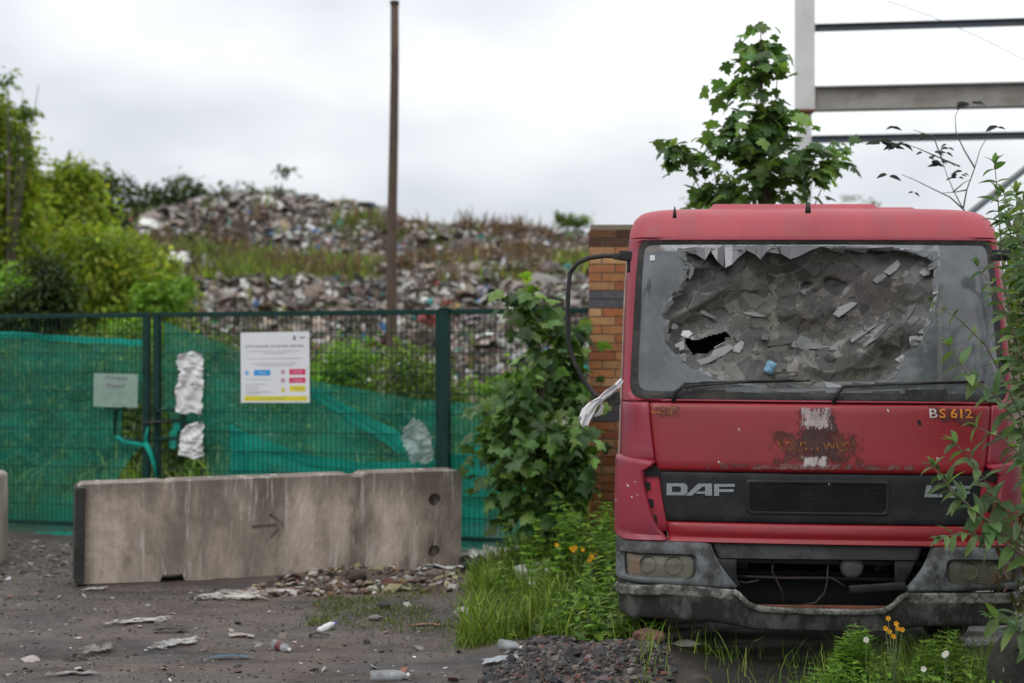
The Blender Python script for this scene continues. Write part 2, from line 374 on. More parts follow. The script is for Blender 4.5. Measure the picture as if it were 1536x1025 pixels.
# text as mesh arrays: x right, z up, unit height
def textmesh(s, bold=0.0, sx=1.0, space=1.0):
    c = bpy.data.curves.new('t', 'FONT'); c.body = s; c.size = 1; c.offset = bold; c.resolution_u = 3; c.space_character = space
    o = bpy.data.objects.new('t', c); COL.objects.link(o); dg = bpy.context.evaluated_depsgraph_get(); me = bpy.data.meshes.new_from_object(o.evaluated_get(dg))
    v = np.array([x.co[:] for x in me.vertices]); f = [tuple(p.vertices) for p in me.polygons]
    bpy.data.objects.remove(o); bpy.data.curves.remove(c); bpy.data.meshes.remove(me)
    v[:, 0] -= v[:, 0].min(); v[:, 1] -= v[:, 1].min(); h = v[:, 1].max(); v /= h; v[:, 0] *= sx
    return v[:, 0], v[:, 1], f
def applied(o):
    dg = bpy.context.evaluated_depsgraph_get(); me = bpy.data.meshes.new_from_object(o.evaluated_get(dg)); o.modifiers.clear(); o.data = me
# ------------------------------------------------------------------ the lorry cab
TR = empty('lorry', (1.69, 7.8, 0), (0, R_(.45), R_(-4.5)), 'abandoned red lorry with smashed windscreen and grimy grey bumper', 'lorry')
bpy.context.view_layer.update()
TM = TR.matrix_world.copy(); TI = TM.inverted(); CO = TI @ Vector((0, 0, CH))
XC, RC = .92, .18; PE = XC + RC * math.pi / 2
def plan(p):
    s = 1 if p >= 0 else -1; a = abs(p)
    if a <= XC: return s * a, .035 * (a / XC) ** 2, s * .05 * a / XC, -1.0
    if a <= PE:
        q = (a - XC) / RC; return s * (XC + RC * math.sin(q)), .035 + RC * (1 - math.cos(q)), s * math.sin(q), -math.cos(q)
    return s * (XC + RC), .035 + RC + (a - PE), s * 1.0, 0.0
KZ = ([0, .25, .5, 1.0, 1.3, 1.5, 1.9, 2.2, 2.43, 2.50, 2.55, 2.585, 2.605, 2.62], [.98, .985, 1, 1, .995, .99, .98, .972, .958, .945, .925, .89, .84, .74])
PZ = ([0, .25, .4, .6, .72, .74, .8, 1.15, 1.45, 1.5, 2.42, 2.49, 2.55, 2.585, 2.605, 2.62], [.04, .02, 0, 0, .03, .06, .05, .07, .10, .12, .33, .36, .39, .42, .45, .5])
def KF(z): return float(np.interp(z, *KZ))
def S(p, z, off=0.0):
    x, y, nx, ny = plan(p); k = KF(z); fade = max(0.0, 1 - y / 1.6)
    return Vector((x * k + nx * off, 1.0 + (y - 1.0) * k ** .5 + float(np.interp(z, *PZ)) * fade + ny * off, z))
def PP(px, py):
    d = TI.to_3x3() @ Vector(((px - 768) / F, 1, -(py - 540) / F)); y = .1
    for i in range(8):
        t = (y - CO.y) / d.y; x = CO.x + t * d.x; z = CO.z + t * d.z
        a = abs(x / KF(z)); s = 1 if x > 0 else -1
        p = a if a <= XC else XC + RC * math.asin(min(1, (a - XC) / RC))
        y = S(s * p, z).y
    return (s * p, z)
def MI(q): return (-q[0], q[1])
def thick(o, t=.012, smooth=True):
    m = o.modifiers.new('Solidify', 'SOLIDIFY'); m.thickness = t; m.offset = 0; applied(o); o.modifiers.clear()
    if smooth: o.data.polygons.foreach_set('use_smooth', [True] * len(o.data.polygons))
    try: o.data.set_sharp_from_angle(angle=R_(38))
    except Exception: pass
    return o
def ease(n, r):
    a = [0, r * .12, r * .4, r]; m = list(np.linspace(r, 1 - r, n + 2)[1:-1]); return a + m + [1 - q for q in a[::-1]]
def patch(name, rows, mat, parent, off=0.0, nu=24, nv=8, rnd=.03, depth=.012, t=.012, offv=None, pz=True, bulge=0):
    """rows: pairs of (left, right) end points in photo pixels or (p, z); a skin laid over the cab with rolled edges"""
    R = []
    for a, b in rows:
        if not pz: a = PP(*a); b = PP(*b) if b is not None else MI(a)
        R.append((a, b))
    R = np.array(R, float); m = len(R); us = ease(nu, rnd); vs = ease(nv, rnd * 2)
    V = []
    for v in vs:
        q = v * (m - 1); i = min(int(q), m - 2); f = q - i; L = R[i, 0] * (1 - f) + R[i + 1, 0] * f; Rr = R[i, 1] * (1 - f) + R[i + 1, 1] * f
        for u in us:
            pz_ = L * (1 - u) + Rr * u; o = off + (np.interp(v, *offv) if offv else 0) + bulge * math.sin(math.pi * v) * math.sin(math.pi * min(1, max(0, u))) ** .3
            for w, r in ((u, rnd), (1 - u, rnd), (v, rnd * 2), (1 - v, rnd * 2)):
                if w < r: o -= depth * (1 - math.sqrt(max(0, 1 - (1 - w / r) ** 2)))
            V.append(S(pz_[0], pz_[1], o))
    nu_ = len(us); Fc = [(j * nu_ + i, j * nu_ + i + 1, (j + 1) * nu_ + i + 1, (j + 1) * nu_ + i) for j in range(len(vs) - 1) for i in range(nu_ - 1)]
    o = put(name, MB().add(V, Fc).mesh(), mat, parent, True)
    return thick(o, t) if t else o
def rrect(c, rad, n=8, m=14):
    """closed loop TL, TR, BR, BL in (p,z) with rounded corners"""
    P = []
    c = [np.array(q, float) for q in c]
    for i in range(4):
        a, b, d = c[i - 1], c[i], c[(i + 1) % 4]; r = rad[i] if hasattr(rad, '__len__') else rad
        u = (a - b) / np.linalg.norm(a - b); w = (d - b) / np.linalg.norm(d - b); A = b + u * r; D = b + w * r
        for k in range(n + 1):
            t = k / n; P.append((1 - t) ** 2 * A + 2 * t * (1 - t) * b + t * t * D)
        r2 = rad[(i + 1) % 4] if hasattr(rad, '__len__') else rad
        E = d - w * r2
        for k in range(1, m): P.append(D + (E - D) * k / m)
    return np.array(P)
def ring(name, O, I, mat, parent, off=0.0, nr=5, t=.01, offr=None):
    V = []; n = len(O)
    for j in range(nr + 1):
        f = j / nr; oo = off + (np.interp(f, *offr) if offr else 0)
        for k in range(n): q = O[k] * (1 - f) + I[k] * f; V.append(S(q[0], q[1], oo))
    Fc = [(j * n + k, j * n + (k + 1) % n, (j + 1) * n + (k + 1) % n, (j + 1) * n + k) for j in range(nr) for k in range(n)]
    o = put(name, MB().add(V, Fc).mesh(), mat, parent, True)
    return thick(o, t) if t else o
def fill(name, O, mat, parent, off=0.0, nr=5, t=.006, dome=0.0):
    c = O.mean(0); V = []; n = len(O)
    for j in range(nr):
        f = j / nr
        for k in range(n): q = O[k] * (1 - f) + c * f; V.append(S(q[0], q[1], off + dome * (1 - (1 - f) ** 2)))
    V.append(S(c[0], c[1], off + dome)); Fc = [(j * n + k, j * n + (k + 1) % n, (j + 1) * n + (k + 1) % n, (j + 1) * n + k) for j in range(nr - 1) for k in range(n)]
    Fc += [((nr - 1) * n + k, (nr - 1) * n + (k + 1) % n, nr * n) for k in range(n)]
    o = put(name, MB().add(V, Fc).mesh(), mat, parent, True)
    return thick(o, t) if t else o

# windscreen frame loops
ZT = PP(1228, 358)[1]; zb = PP(1228, 603)[1]
cTL = PP(957, 361); cBL = (PP(942, 590)[0], zb)
W_out = rrect([cTL, MI(cTL), MI(cBL), cBL], [.07, .07, .12, .12])
gTL = PP(964, 367); gBL = PP(953, 587); W_gl = rrect([gTL, MI(gTL), MI(gBL), gBL], [.06, .06, .09, .09])
CR = [(-PE - .02, ZT + .006), (PE + .02, ZT + .006), (PE + .02, zb - .003), (-PE - .02, zb - .003)]
ring('windscreen_surround', rrect(CR, .002), W_out, M['redpink'], TR, 0, 8, .014, ([0, .9, 1], [0, 0, -.012]))
ring('window_seal', W_out, W_gl, M['rubber'], TR, -.012, 3, .012, ([0, .4, 1], [-.004, .006, -.006]))
# roof
V = []; ps = list(np.linspace(-PE - 1.75, -PE, 7)[:-1]) + list(np.linspace(-PE, -XC, 9)[:-1]) + list(np.linspace(-XC, XC, 31)) + list(np.linspace(XC, PE, 9)[1:]) + list(np.linspace(PE, PE + 1.75, 7)[1:])
zr = [ZT + .008, ZT + .03, ZT + .06, ZT + .09, ZT + .12, ZT + .14, 2.58, 2.59, 2.60, 2.608, 2.614, 2.62]
for z in zr:
    for p in ps: V.append(S(p, z, .004 if z > ZT + .02 else .0))
n = len(ps); Fc = [(j * n + i, j * n + i + 1, (j + 1) * n + i + 1, (j + 1) * n + i) for j in range(len(zr) - 1) for i in range(n - 1)]
Fc.append(tuple((len(zr) - 1) * n + i for i in range(n)))
roof = thick(put('roof', MB().add(V, Fc).mesh(), M['redfade'], TR, True), .012)
# raised middle of the roof
b = MB()
for xx0, xx1, h in ((-.60, .42, .045), (.43, .66, .02)):
    L = [(xx0, .62), (xx1, .62), (xx1, 1.7), (xx0, 1.7)]
    b.add([(x, y, 2.60) for x, y in L] + [(x * .93, y + (.07 if y < 1 else 0), 2.625 + h * .8) for x, y in L], [(0, 1, 5, 4), (1, 2, 6, 5), (2, 3, 7, 6), (3, 0, 4, 7), (4, 5, 6, 7)])
b.build('roof_hatch', M['redfade'], TR, bevel=.012)
# sides, rear wall and floor
for s in (-1, 1):
    rows = [((s * (PE + .02), z), (s * (PE + 1.75), z)) for z in (ZT + .01, 2.2, 1.9, 1.5, 1.2, .85)]
    patch('side_panel', rows, M['redpink'], TR, -.004, 8, 10, .01, .006)
    patch('door_edge', [((s * (PE + .012), 2.30), (s * (PE + .05), 2.30)), ((s * (PE + .012), 1.5), (s * (PE + .05), 1.5)), ((s * (PE + .012), .9), (s * (PE + .05), .9))], M['tan'], TR, .012, 2, 8, .1, .004)
b = MB(); b.box((0, 1.93, 1.6), (2.06, .02, 1.74)); b.box((0, 1.2, .82), (2.06, 1.5, .03)); b.build('cab_interior_lining', M['void'], TR)
b = MB(); b.box((0, .62, 1.36), (1.9, .5, .26)); b.box((0, .44, 1.47), (1.9, .2, .1)); b.build('dashboard', M['black'], TR, bevel=.03)
b = MB(); b.lathe([(.19, 0), (.205, .012), (.22, 0), (.205, -.012), (.19, 0)], 28, Matrix.Translation((.48, .82, 1.62)) @ Matrix.Rotation(R_(35), 4, 'X'))
b.bar((.29, .82, 1.62), (.67, .82, 1.62), .03, .015); b.bar((.48, .82, 1.62), (.48, .9, 1.45), .03, .03); b.build('steering_wheel', M['black'], TR, True)
for x in (-.5, .5):
    b = MB(); b.box((x, 1.45, 1.35), (.5, .5, .14)); b.box((x, 1.68, 1.7), (.48, .12, .62), Matrix.Rotation(R_(-8), 3, 'X')); b.box((x, 1.72, 2.1), (.26, .09, .18)); b.build('seat', M['seat'], TR, bevel=.03)

# broken windscreen ---------------------------------------------------------
hole_px = [(1022, 376), (1031, 400), (1020, 432), (1003, 452), (994, 480), (1000, 512), (1026, 543), (1052, 562), (1095, 577), (1150, 583), (1240, 582), (1310, 581), (1345, 567), (1358, 534), (1384, 512), (1399, 480), (1408, 440), (1404, 402), (1397, 381), (1340, 374), (1235, 371), (1130, 372), (1072, 373)]
hole = np.array([PP(*q) for q in hole_px])
hc = hole.mean(0)
def resamp_angle(loop, ang):
    d = loop - hc; out = []
    for a in ang:
        u = np.array([math.cos(a), math.sin(a)]); best = None
        for i in range(len(d)):
            A, B = d[i], d[(i + 1) % len(d)]; e = B - A; den = u[0] * (-e[1]) + u[1] * e[0]
            if abs(den) < 1e-9: continue
            t = (A[0] * (-e[1]) + A[1] * e[0]) / den; s = (u[0] * A[1] - u[1] * A[0]) / den
            if t > 0 and -1e-6 <= s <= 1 + 1e-6: best = t if best is None else max(best, t)
        out.append(hc + u * (best or .3))
    return np.array(out)
ang = np.arctan2((W_gl - hc)[:, 1], (W_gl - hc)[:, 0])
H_in = resamp_angle(hole, ang); jag = rng.uniform(.96, 1.03, len(H_in))[:, None]; H_in = hc + (H_in - hc) * jag
GL = see_through('dusty_windscreen_glass', (.17, .185, .2), .55, .12, .25, 2.2, None, .15, 1.0, .16)
for nd in GL.node_tree.nodes:
    if nd.type == 'BSDF_PRINCIPLED': nd.inputs['Coat Weight'].default_value = 1; nd.inputs['Coat Roughness'].default_value = .06
    if nd.type == 'BUMP': nd.inputs['Strength'].default_value = 0; [GL.node_tree.links.remove(l) for l in list(nd.outputs[0].links)]
glass = ring('windscreen_glass', W_gl, H_in, GL, TR, -.018, 6, .005)
# crazed laminated sheet, sagging into the cab, broken into tilted plates
nx, nz = 250, 108; p0, p1 = hole[:, 0].min() - .05, hole[:, 0].max() + .05; z0, z1 = hole[:, 1].min() - .02, hole[:, 1].max() + .02
gp, gz = np.meshgrid(np.linspace(p0, p1, nx), np.linspace(z0, z1, nz))
wp = gp + .05 * fbm(gp * 5, gz * 5, 3) ; wz = gz + .05 * fbm(gp * 5, gz * 5, 9)
NC = 420
cx_ = rng.uniform(p0, p1, NC); cz_ = rng.uniform(z0, z1, NC)
# many small plates along the middle, larger ones at the sides
cx_[:200] = np.clip(rng.normal(.12, .38, 200), p0, p1); cz_[:200] = np.clip(rng.normal(1.93, .2, 200), z0, z1)
D = (wp.ravel()[:, None] - cx_) ** 2 + ((wz.ravel()[:, None] - cz_) * 1.15) ** 2
o2 = np.argpartition(D, 1, 1)[:, :2]; dd = np.take_along_axis(D, o2, 1); sw = dd[:, 0] > dd[:, 1]
cid = np.where(sw, o2[:, 1], o2[:, 0]).reshape(nz, nx); edge = (np.sqrt(np.abs(dd[:, 1] - dd[:, 0]))).reshape(nz, nx); rd = np.sqrt(dd.max(1)) - np.sqrt(dd.min(1)); rd = rd.reshape(nz, nx)
tx_, tz_, to_ = rng.normal(0, .035, NC), rng.normal(0, .035, NC), rng.normal(0, .0008, NC)
u_ = (gp - p0) / (p1 - p0); v_ = (gz - z0) / (z1 - z0)
sag = .11 * np.sin(np.pi * u_) ** .6 * (1 - v_) ** .0 * np.sin(np.pi * np.clip(v_, 0, 1)) ** .7 + .07 * fbm(gp * 2.2, gz * 3, 5, 2) + .09 * np.abs(vn(gp * 2.6 + 1.5 * gz, gz * 4 - gp * 2, 15)) + .05 * np.abs(vn(gp * 5 - 3 * gz, gz * 7 + gp * 2, 17)) * sstep(.75, .2, v_)
off = -.03 - np.clip(sag, -.02, .3) + to_[cid] + tx_[cid] * (wp - cx_[cid]) + tz_[cid] * (wz - cz_[cid])
def q2(px, py): return np.array(PP(px, py))
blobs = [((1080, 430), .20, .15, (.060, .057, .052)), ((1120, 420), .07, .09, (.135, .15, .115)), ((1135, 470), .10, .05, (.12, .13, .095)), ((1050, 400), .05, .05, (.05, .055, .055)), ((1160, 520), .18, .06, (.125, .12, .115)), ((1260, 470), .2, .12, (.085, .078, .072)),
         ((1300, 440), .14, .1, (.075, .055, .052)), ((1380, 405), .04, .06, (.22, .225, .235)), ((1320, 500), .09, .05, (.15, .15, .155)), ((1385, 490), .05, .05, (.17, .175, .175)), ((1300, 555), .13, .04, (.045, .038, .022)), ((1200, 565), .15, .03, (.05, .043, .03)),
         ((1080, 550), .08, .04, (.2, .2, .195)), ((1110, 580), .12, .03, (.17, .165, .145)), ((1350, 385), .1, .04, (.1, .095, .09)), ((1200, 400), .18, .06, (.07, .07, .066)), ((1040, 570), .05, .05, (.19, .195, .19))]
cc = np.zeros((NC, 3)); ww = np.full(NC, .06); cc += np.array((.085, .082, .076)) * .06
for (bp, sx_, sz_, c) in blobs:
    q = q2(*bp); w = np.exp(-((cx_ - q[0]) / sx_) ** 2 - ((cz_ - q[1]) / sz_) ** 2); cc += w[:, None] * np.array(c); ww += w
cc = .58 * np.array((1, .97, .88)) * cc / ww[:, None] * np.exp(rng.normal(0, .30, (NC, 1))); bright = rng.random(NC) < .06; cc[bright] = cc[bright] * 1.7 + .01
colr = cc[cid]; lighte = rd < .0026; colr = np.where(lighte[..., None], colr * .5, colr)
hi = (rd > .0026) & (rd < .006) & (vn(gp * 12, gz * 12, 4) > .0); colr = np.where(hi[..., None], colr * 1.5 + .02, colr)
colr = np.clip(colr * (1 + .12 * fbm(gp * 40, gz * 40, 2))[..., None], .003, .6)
def inside(poly, X, Z):
    r = np.zeros(X.shape, bool); n = len(poly)
    for i in range(n):
        (xa, za), (xb, zb_) = poly[i], poly[(i + 1) % n]
        c = ((za > Z) != (zb_ > Z)) & (X < (xb - xa) * (Z - za) / (zb_ - za + 1e-12) + xa); r ^= c
    return r
keep = inside(hc + (hole - hc) * 1.05, gp, gz)
for poly in ([(1030, 507), (1052, 512), (1072, 504), (1092, 499), (1097, 507), (1078, 520), (1062, 532), (1043, 531), (1036, 520)], [(1250, 426), (1262, 415), (1280, 420), (1284, 434), (1268, 443), (1254, 440)], [(1204, 425), (1212, 421), (1222, 426), (1219, 433), (1208, 434)],
             [(1239, 536), (1250, 532), (1259, 540), (1248, 545)]):
    pq = np.array([PP(*q) for q in poly]); wX, wZ = wp * .5 + gp * .5, wz * .5 + gz * .5
    if poly[0][0] == 1030: keep &= ~inside(pq, wX, wZ); continue
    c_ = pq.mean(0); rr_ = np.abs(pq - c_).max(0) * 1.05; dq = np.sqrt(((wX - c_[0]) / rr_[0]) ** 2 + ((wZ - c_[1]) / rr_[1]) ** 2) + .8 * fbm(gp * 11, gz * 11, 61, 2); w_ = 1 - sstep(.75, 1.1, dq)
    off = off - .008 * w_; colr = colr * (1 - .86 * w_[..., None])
V = np.array([S(a, b_, c)[:] for a, b_, c in zip(gp.ravel(), gz.ravel(), off.ravel())])
idx = np.arange(nx * nz).reshape(nz, nx); Q = np.stack([idx[:-1, :-1], idx[:-1, 1:], idx[1:, 1:], idx[1:, :-1]], -1).reshape(-1, 4)
Q = Q[keep.ravel()[Q].all(1)]
SHEET = colmat('crazed_dirty_glass', .30, 0, .45, 0)
sheet = put('shattered_glass_sheet', fast(V, Q, colr.reshape(-1, 3), smooth=True), SHEET, TR); sheet['label'] = 'crumpled crazed glass sagging into the cab, brown with dirt'
ring('crazed_glass_margin', hc + (H_in - hc) * np.array((1.075, 1.16)), hc + (H_in - hc) * .985, see_through('crazed_white_glass', (.24, .245, .24), .14, .5, .5, 26, None, .2, .6, .22), TR, -.012, 3, 0)
# bright broken shards round the hole
b = MB(); SH = colmat('glass_shard', .2, 0, .9)
shV, shF, shC = [], [], []
def shard(pts, offs, c):
    k = len(shV) * 0 + sum(len(q) for q in shV); P = [S(*PP(*q), o)[:] for q, o in zip(pts, offs)]
    shV.append(P); shF.append(tuple(range(k, k + len(P)))); shC.extend([c] * len(P))
zig = [(1030, 380), (1045, 384), (1058, 392), (1066, 378), (1076, 394), (1088, 404), (1098, 399), (1108, 388), (1120, 378), (1134, 384), (1141, 392), (1150, 380), (1160, 373), (1172, 383), (1186, 391), (1200, 386), (1215, 378), (1232, 372), (1250, 376), (1270, 371), (1300, 374), (1340, 372)]
for i in range(len(zig) - 1):
    (a, b1), (c, d1) = zig[i], zig[i + 1]; g = rng.uniform(.06, .18)
    shard([(a, b1 - 2), (c, d1 - 2), (c + 1, 369 + rng.uniform(0, 4)), (a - 1, 369 + rng.uniform(0, 4))], [rng.uniform(-.03, .01), rng.uniform(-.03, .01), -.012, -.012], (g, g * 1.02, g * 1.06))
for (x, y, r, g) in [(1112, 505, 9, .42), (1100, 512, 12, .36), (1085, 525, 13, .3), (1070, 537, 12, .32), (1052, 541, 10, .36), (1105, 530, 12, .3), (1377, 515, 12, .45), (1384, 500, 9, .32), (1368, 528, 8, .25), (1392, 408, 10, .35), (1400, 400, 7, .3), (1340, 412, 8, .26), (1352, 404, 9, .3), (1212, 436, 8, .35), (1270, 458, 12, .3), (1285, 448, 9, .28), (1180, 556, 5, .3), (1250, 565, 5, .34), (1030, 500, 9, .26), (1020, 520, 12, .22), (1012, 490, 8, .2), (1040, 545, 9, .24), (1395, 520, 8, .3), (1404, 380, 7, .25), (1330, 510, 10, .2), (1310, 490, 14, .18), (1150, 505, 12, .2), (1210, 515, 16, .22), (1240, 528, 14, .2)]:
    n = rng.integers(4, 7); a0 = rng.uniform(0, 6); P = [(x + r * rng.uniform(.6, 1.25) * math.cos(a0 + 6.283 * k / n), y + r * .7 * rng.uniform(.6, 1.25) * math.sin(a0 + 6.283 * k / n)) for k in range(n)]
    sl = rng.normal(0, .02, 2); shard(P, [(-.03 - .1 * (.3 if y < 400 or x > 1370 or x < 1035 else 1)) + sl[0] * math.cos(a0 + 6.283 * k / n) + sl[1] * math.sin(a0 + 6.283 * k / n) for k in range(n)], (g * .55, g * .57, g * .56))
for (x, y, l, w, a, g) in [(1082, 528, 26, 9, -38, .20), (1062, 540, 20, 7, -25, .22), (1110, 520, 12, 8, -60, .28), (1175, 512, 26, 6, -8, .13), (1215, 518, 30, 8, 5, .15), (1250, 522, 22, 5, 2, .16), (1272, 462, 22, 7, -40, .17), (1300, 500, 30, 4, -38, .15), (1316, 506, 30, 4, -42, .17), (1330, 494, 26, 4, -50, .13), (1345, 400, 18, 8, -50, .20), (1325, 415, 14, 7, -40, .14), (1383, 512, 16, 9, 20, .26), (1370, 470, 24, 4, -60, .16), (1135, 470, 20, 5, 10, .10), (1060, 470, 22, 4, 30, .08), (1160, 560, 40, 3, -3, .14), (1290, 575, 50, 4, -2, .16), (1050, 570, 34, 10, 20, .16), (1015, 545, 26, 14, 40, .13), (1085, 582, 40, 6, 0, .15), (1038, 402, 4, 22, 8, .11)]:
    ca, sa = math.cos(R_(a)), math.sin(R_(a)); P = [(x + (u * ca - v * sa), y + (u * sa + v * ca) * .85) for u, v in [(-l * rng.uniform(.7, 1), -w * rng.uniform(.4, .9)), (-l * .2, -w * rng.uniform(.7, 1.1)), (l * rng.uniform(.7, 1), -w * rng.uniform(.1, .6)), (l * rng.uniform(.6, 1), w * rng.uniform(.3, .8)), (0, w * rng.uniform(.7, 1.1)), (-l * .8, w * rng.uniform(.3, .9))]]
    q = PP(x, y); ui = int(np.clip((q[0] - p0) / (p1 - p0) * (nx - 1), 0, nx - 1)); vi = int(np.clip((q[1] - z0) / (z1 - z0) * (nz - 1), 0, nz - 1)); o_ = off[vi, ui] + .012
    shard(P, [o_ + rng.uniform(-.012, .012) for _ in P], (g * .95, g * .94, g * .90))
nH = len(hole_px)
for i in range(nH):
    a = np.array(hole_px[i], float); c = np.array(hole_px[(i + 1) % nH], float)
    for k in range(3):
        p = a + (c - a) * (k / 3); q = a + (c - a) * ((k + 1) / 3); w = rng.uniform(3, 12); cen = np.array((1210, 480)); d = (cen - p) / np.linalg.norm(cen - p); g = rng.uniform(.06, .19)
        shard([p, q, q + d * w * .3, p + d * w], [-.014, -.014, -.03, rng.uniform(-.04, 0)], (g, g, g * 1.03))
me = bpy.data.meshes.new('m'); me.from_pydata([v for P in shV for v in P], [], shF); ca = me.color_attributes.new('Col', 'FLOAT_COLOR', 'POINT')
ca.data.foreach_set('color', np.hstack([np.array(shC), np.ones((len(shC), 1))]).astype(np.float32).ravel())
thick(put('glass_shards', me, SH, TR), .004, False)
# crushed blue-and-white can caught in the broken glass
b = MB(); c = S(*PP(1155, 551), .0); b.lathe([(.0, -.035), (.026, -.035), (.031, -.02), (.026, 0), (.031, .02), (.025, .035), (0, .035)], 10, Matrix.Translation(c) @ Euler((.2, .4, .3)).to_matrix().to_4x4())
can = b.build('drink_can', pmat('faded_blue_can', (.16, .32, .42), .5, .5, 30, .3), None, True); can.matrix_world = TM @ can.matrix_world; tag(can, 'crushed pale blue drink can caught in the smashed windscreen', 'can')
tg = patch('windscreen_sticker', [((974, 383), (982, 383)), ((974, 391), (982, 391))], M['white'], TR, -.012, 2, 2, .1, 0, .002, pz=False)

# cowl, wipers
patch('cowl', [(PP(960, 584), MI(PP(960, 584))), (PP(975, 606), MI(PP(975, 606)))], M['black'], TR, -.03, 30, 4, .02, .01)
for x0, x1 in ((1060, 1100), (1112, 1165), (1310, 1350), (1210, 1238)):
    patch('cowl_trim', [((x0, 588), (x1, 587)), ((x0 + 6, 602), (x1, 602))], M['bump'], TR, -.014, 4, 2, .05, .004, .006, pz=False)
patch('cowl_vent', [((1040, 586), (1088, 586)), ((1042, 600), (1090, 600))], M['rubber'], TR, -.008, 4, 2, .05, .004, .01, pz=False)
patch('cowl_vent', [((1360, 586), (1420, 586)), ((1360, 600), (1420, 600))], M['rubber'], TR, -.008, 4, 2, .05, .004, .01, pz=False)
for pts in ([(1010, 603), (1012, 590), (1024, 580), (1060, 577), (1120, 573)], [(1250, 606), (1253, 592), (1264, 580), (1300, 578), (1380, 575)]):
    b = MB(); b.tube([S(*PP(*q), .03 if i else .0) for i, q in enumerate(pts)], [.014, .013, .011, .008, .006], 8)
    (x, y) = pts[-1]; b.tube([S(*PP(x - 95 + 190 * k / 6, y + 3 - 5 * k / 6), .014) for k in range(7)], .007, 6); b.tube([S(*PP(x - 70 + 140 * k / 4, y + 1 - 4 * k / 4), .024) for k in range(5)], .006, 6)
    b.build('wiper', M['rubber'], TR, True)

# red front panels ----------------------------------------------------------
patch('front_panel', [((975, 605), None), ((976, 620), None), ((980, 660), None), ((986, 705), None)], M['red'], TR, .006, 40, 10, .02, .02, pz=False, bulge=.004)
lb = PP(1002, 812)
def corner(s):
    f = (lambda q: q) if s < 0 else MI
    e = lambda y: (-PE - .02, PP(980, y)[1])
    rows = [(f(e(604)), f(PP(972, 604))), (f(e(640)), f(PP(975, 640))), (f(e(692)), f(PP(981, 690)))]
    patch('corner_panel', rows, M['redpink'], TR, .0, 14, 8, .03, .012)
    rows = [(f(e(684)), f(PP(983, 692))), (f(e(690)), f(PP(978, 698))), (f(e(702)), f(PP(966, 706))), (f(e(720)), f(PP(965, 722))), (f(e(745)), f(PP(970, 748))), (f(e(770)), f(PP(977, 770))), (f(e(788)), f(PP(984, 790))), (f(e(801)), f(PP(997, 804))), (f(PP(945, 810)), f(PP(1001, 811)))]
    patch('corner_panel', rows, M['redpink'], TR, .028, 14, 14, .04, .03)
    patch('corner_recess', [(f(PP(960, 704)), f(PP(987, 706))), (f(PP(964, 740)), f(PP(992, 740))), (f(PP(978, 795)), f(PP(1002, 798)))], pmat('recess_red_paint', (.30, .012, .03), .5, .3, 5, .1), TR, -.022, 5, 6, .05, .004)
    for y in (722, 748, 772):
        patch('recess_slot', [(f(PP(962 + (y - 706) * .2, y)), f(PP(971 + (y - 706) * .2, y + 2))), (f(PP(966 + (y - 706) * .2, y + 14)), f(PP(972 + (y - 706) * .2, y + 12)))], M['void'], TR, -.008, 2, 2, .1, .002, .004)
corner(-1); corner(1)
patch('grille_panel', [((990, 708), None), ((994, 745), None), ((1001, 781), None)], M['black'], TR, -.002, 40, 8, .02, .012, pz=False)
gr = rrect([PP(1118, 720), PP(1335, 722), PP(1334, 774), PP(1120, 771)], .03, 6, 10); gi = rrect([PP(1124, 725), PP(1330, 727), PP(1328, 769), PP(1125, 767)], .02, 6, 10)
vent = ring('grille_vent', gr, gi, M['black'], TR, .006, 3, .008, ([0, .5, 1], [-.004, .004, -.004]))
b = MB(); a0, a1 = PP(1125, 746), PP(1329, 748)
for k in range(15):
    z = gi[:, 1].min() + (k + .5) / 15 * (gi[:, 1].max() - gi[:, 1].min()); P = [S(a0[0] + (a1[0] - a0[0]) * q / 10, z, .006) for q in range(11)]
    b.tube(P, .0034, 4)
b.build('slats', M['black'], vent)
patch('lower_lip', [((1002, 784), None), ((1003, 798), None), ((1004, 812), None)], M['red'], TR, .006, 40, 8, .02, .016, pz=False, bulge=.018)
# badge letters
def skin_text(name, s, x, y, h, w, mat, parent, off, bold=0, t=.003, space=1.0, slant=0):
    X, Z, Fc = textmesh(s, bold, 1, space); W = X.max(); a = np.array(PP(x, y)); hh = abs(PP(x, y - h)[1] - a[1]); pw_ = PP(x + w, y)[0] - a[0]
    V = [S(a[0] + pw_ * (X[i] + slant * Z[i] * 0) / W, a[1] + hh * Z[i], off) for i in range(len(X))]
    o = put(name, MB().add(V, Fc).mesh(), mat, parent); return thick(o, t, False)
def letters(polys, x, y, w, h, mat, name):
    # blocky wide badge letters drawn as polygons, 0..1 box
    b = MB(); V = []
    for P in polys:
        pts = [S(*PP(x + w * a, y - h * c), .006) for a, c in P]; b.add(pts, [tuple(range(len(pts)))])
    return thick(put(name, b.mesh(), mat, TR), .008, False)
Dp = [[(0, 0), (.62, 0), (.62, .26), (.26, .26), (.26, .0)], [(0, 0), (.26, 0), (.26, 1), (0, 1)], [(.26, .74), (.6, .74), (.62, 1), (.26, 1)], [(.62, 0), (.85, 0), (1, .2), (1, .8), (.85, 1), (.62, 1), (.6, .74), (.68, .7), (.7, .5), (.68, .3), (.62, .26)]]
Dp[0] = [(.26, 0), (.62, 0), (.62, .26), (.26, .26)]
Ap = [[(0, 0), (.26, 0), (.56, .72), (.78, 1), (.42, 1)], [(.56, .72), (.74, .72), (.74, .3), (1, .0), (1, 1), (.78, 1)], [(.74, 0), (1, 0), (.74, .3)], [(.36, .2), (.74, .2), (.74, .38), (.44, .38)]]
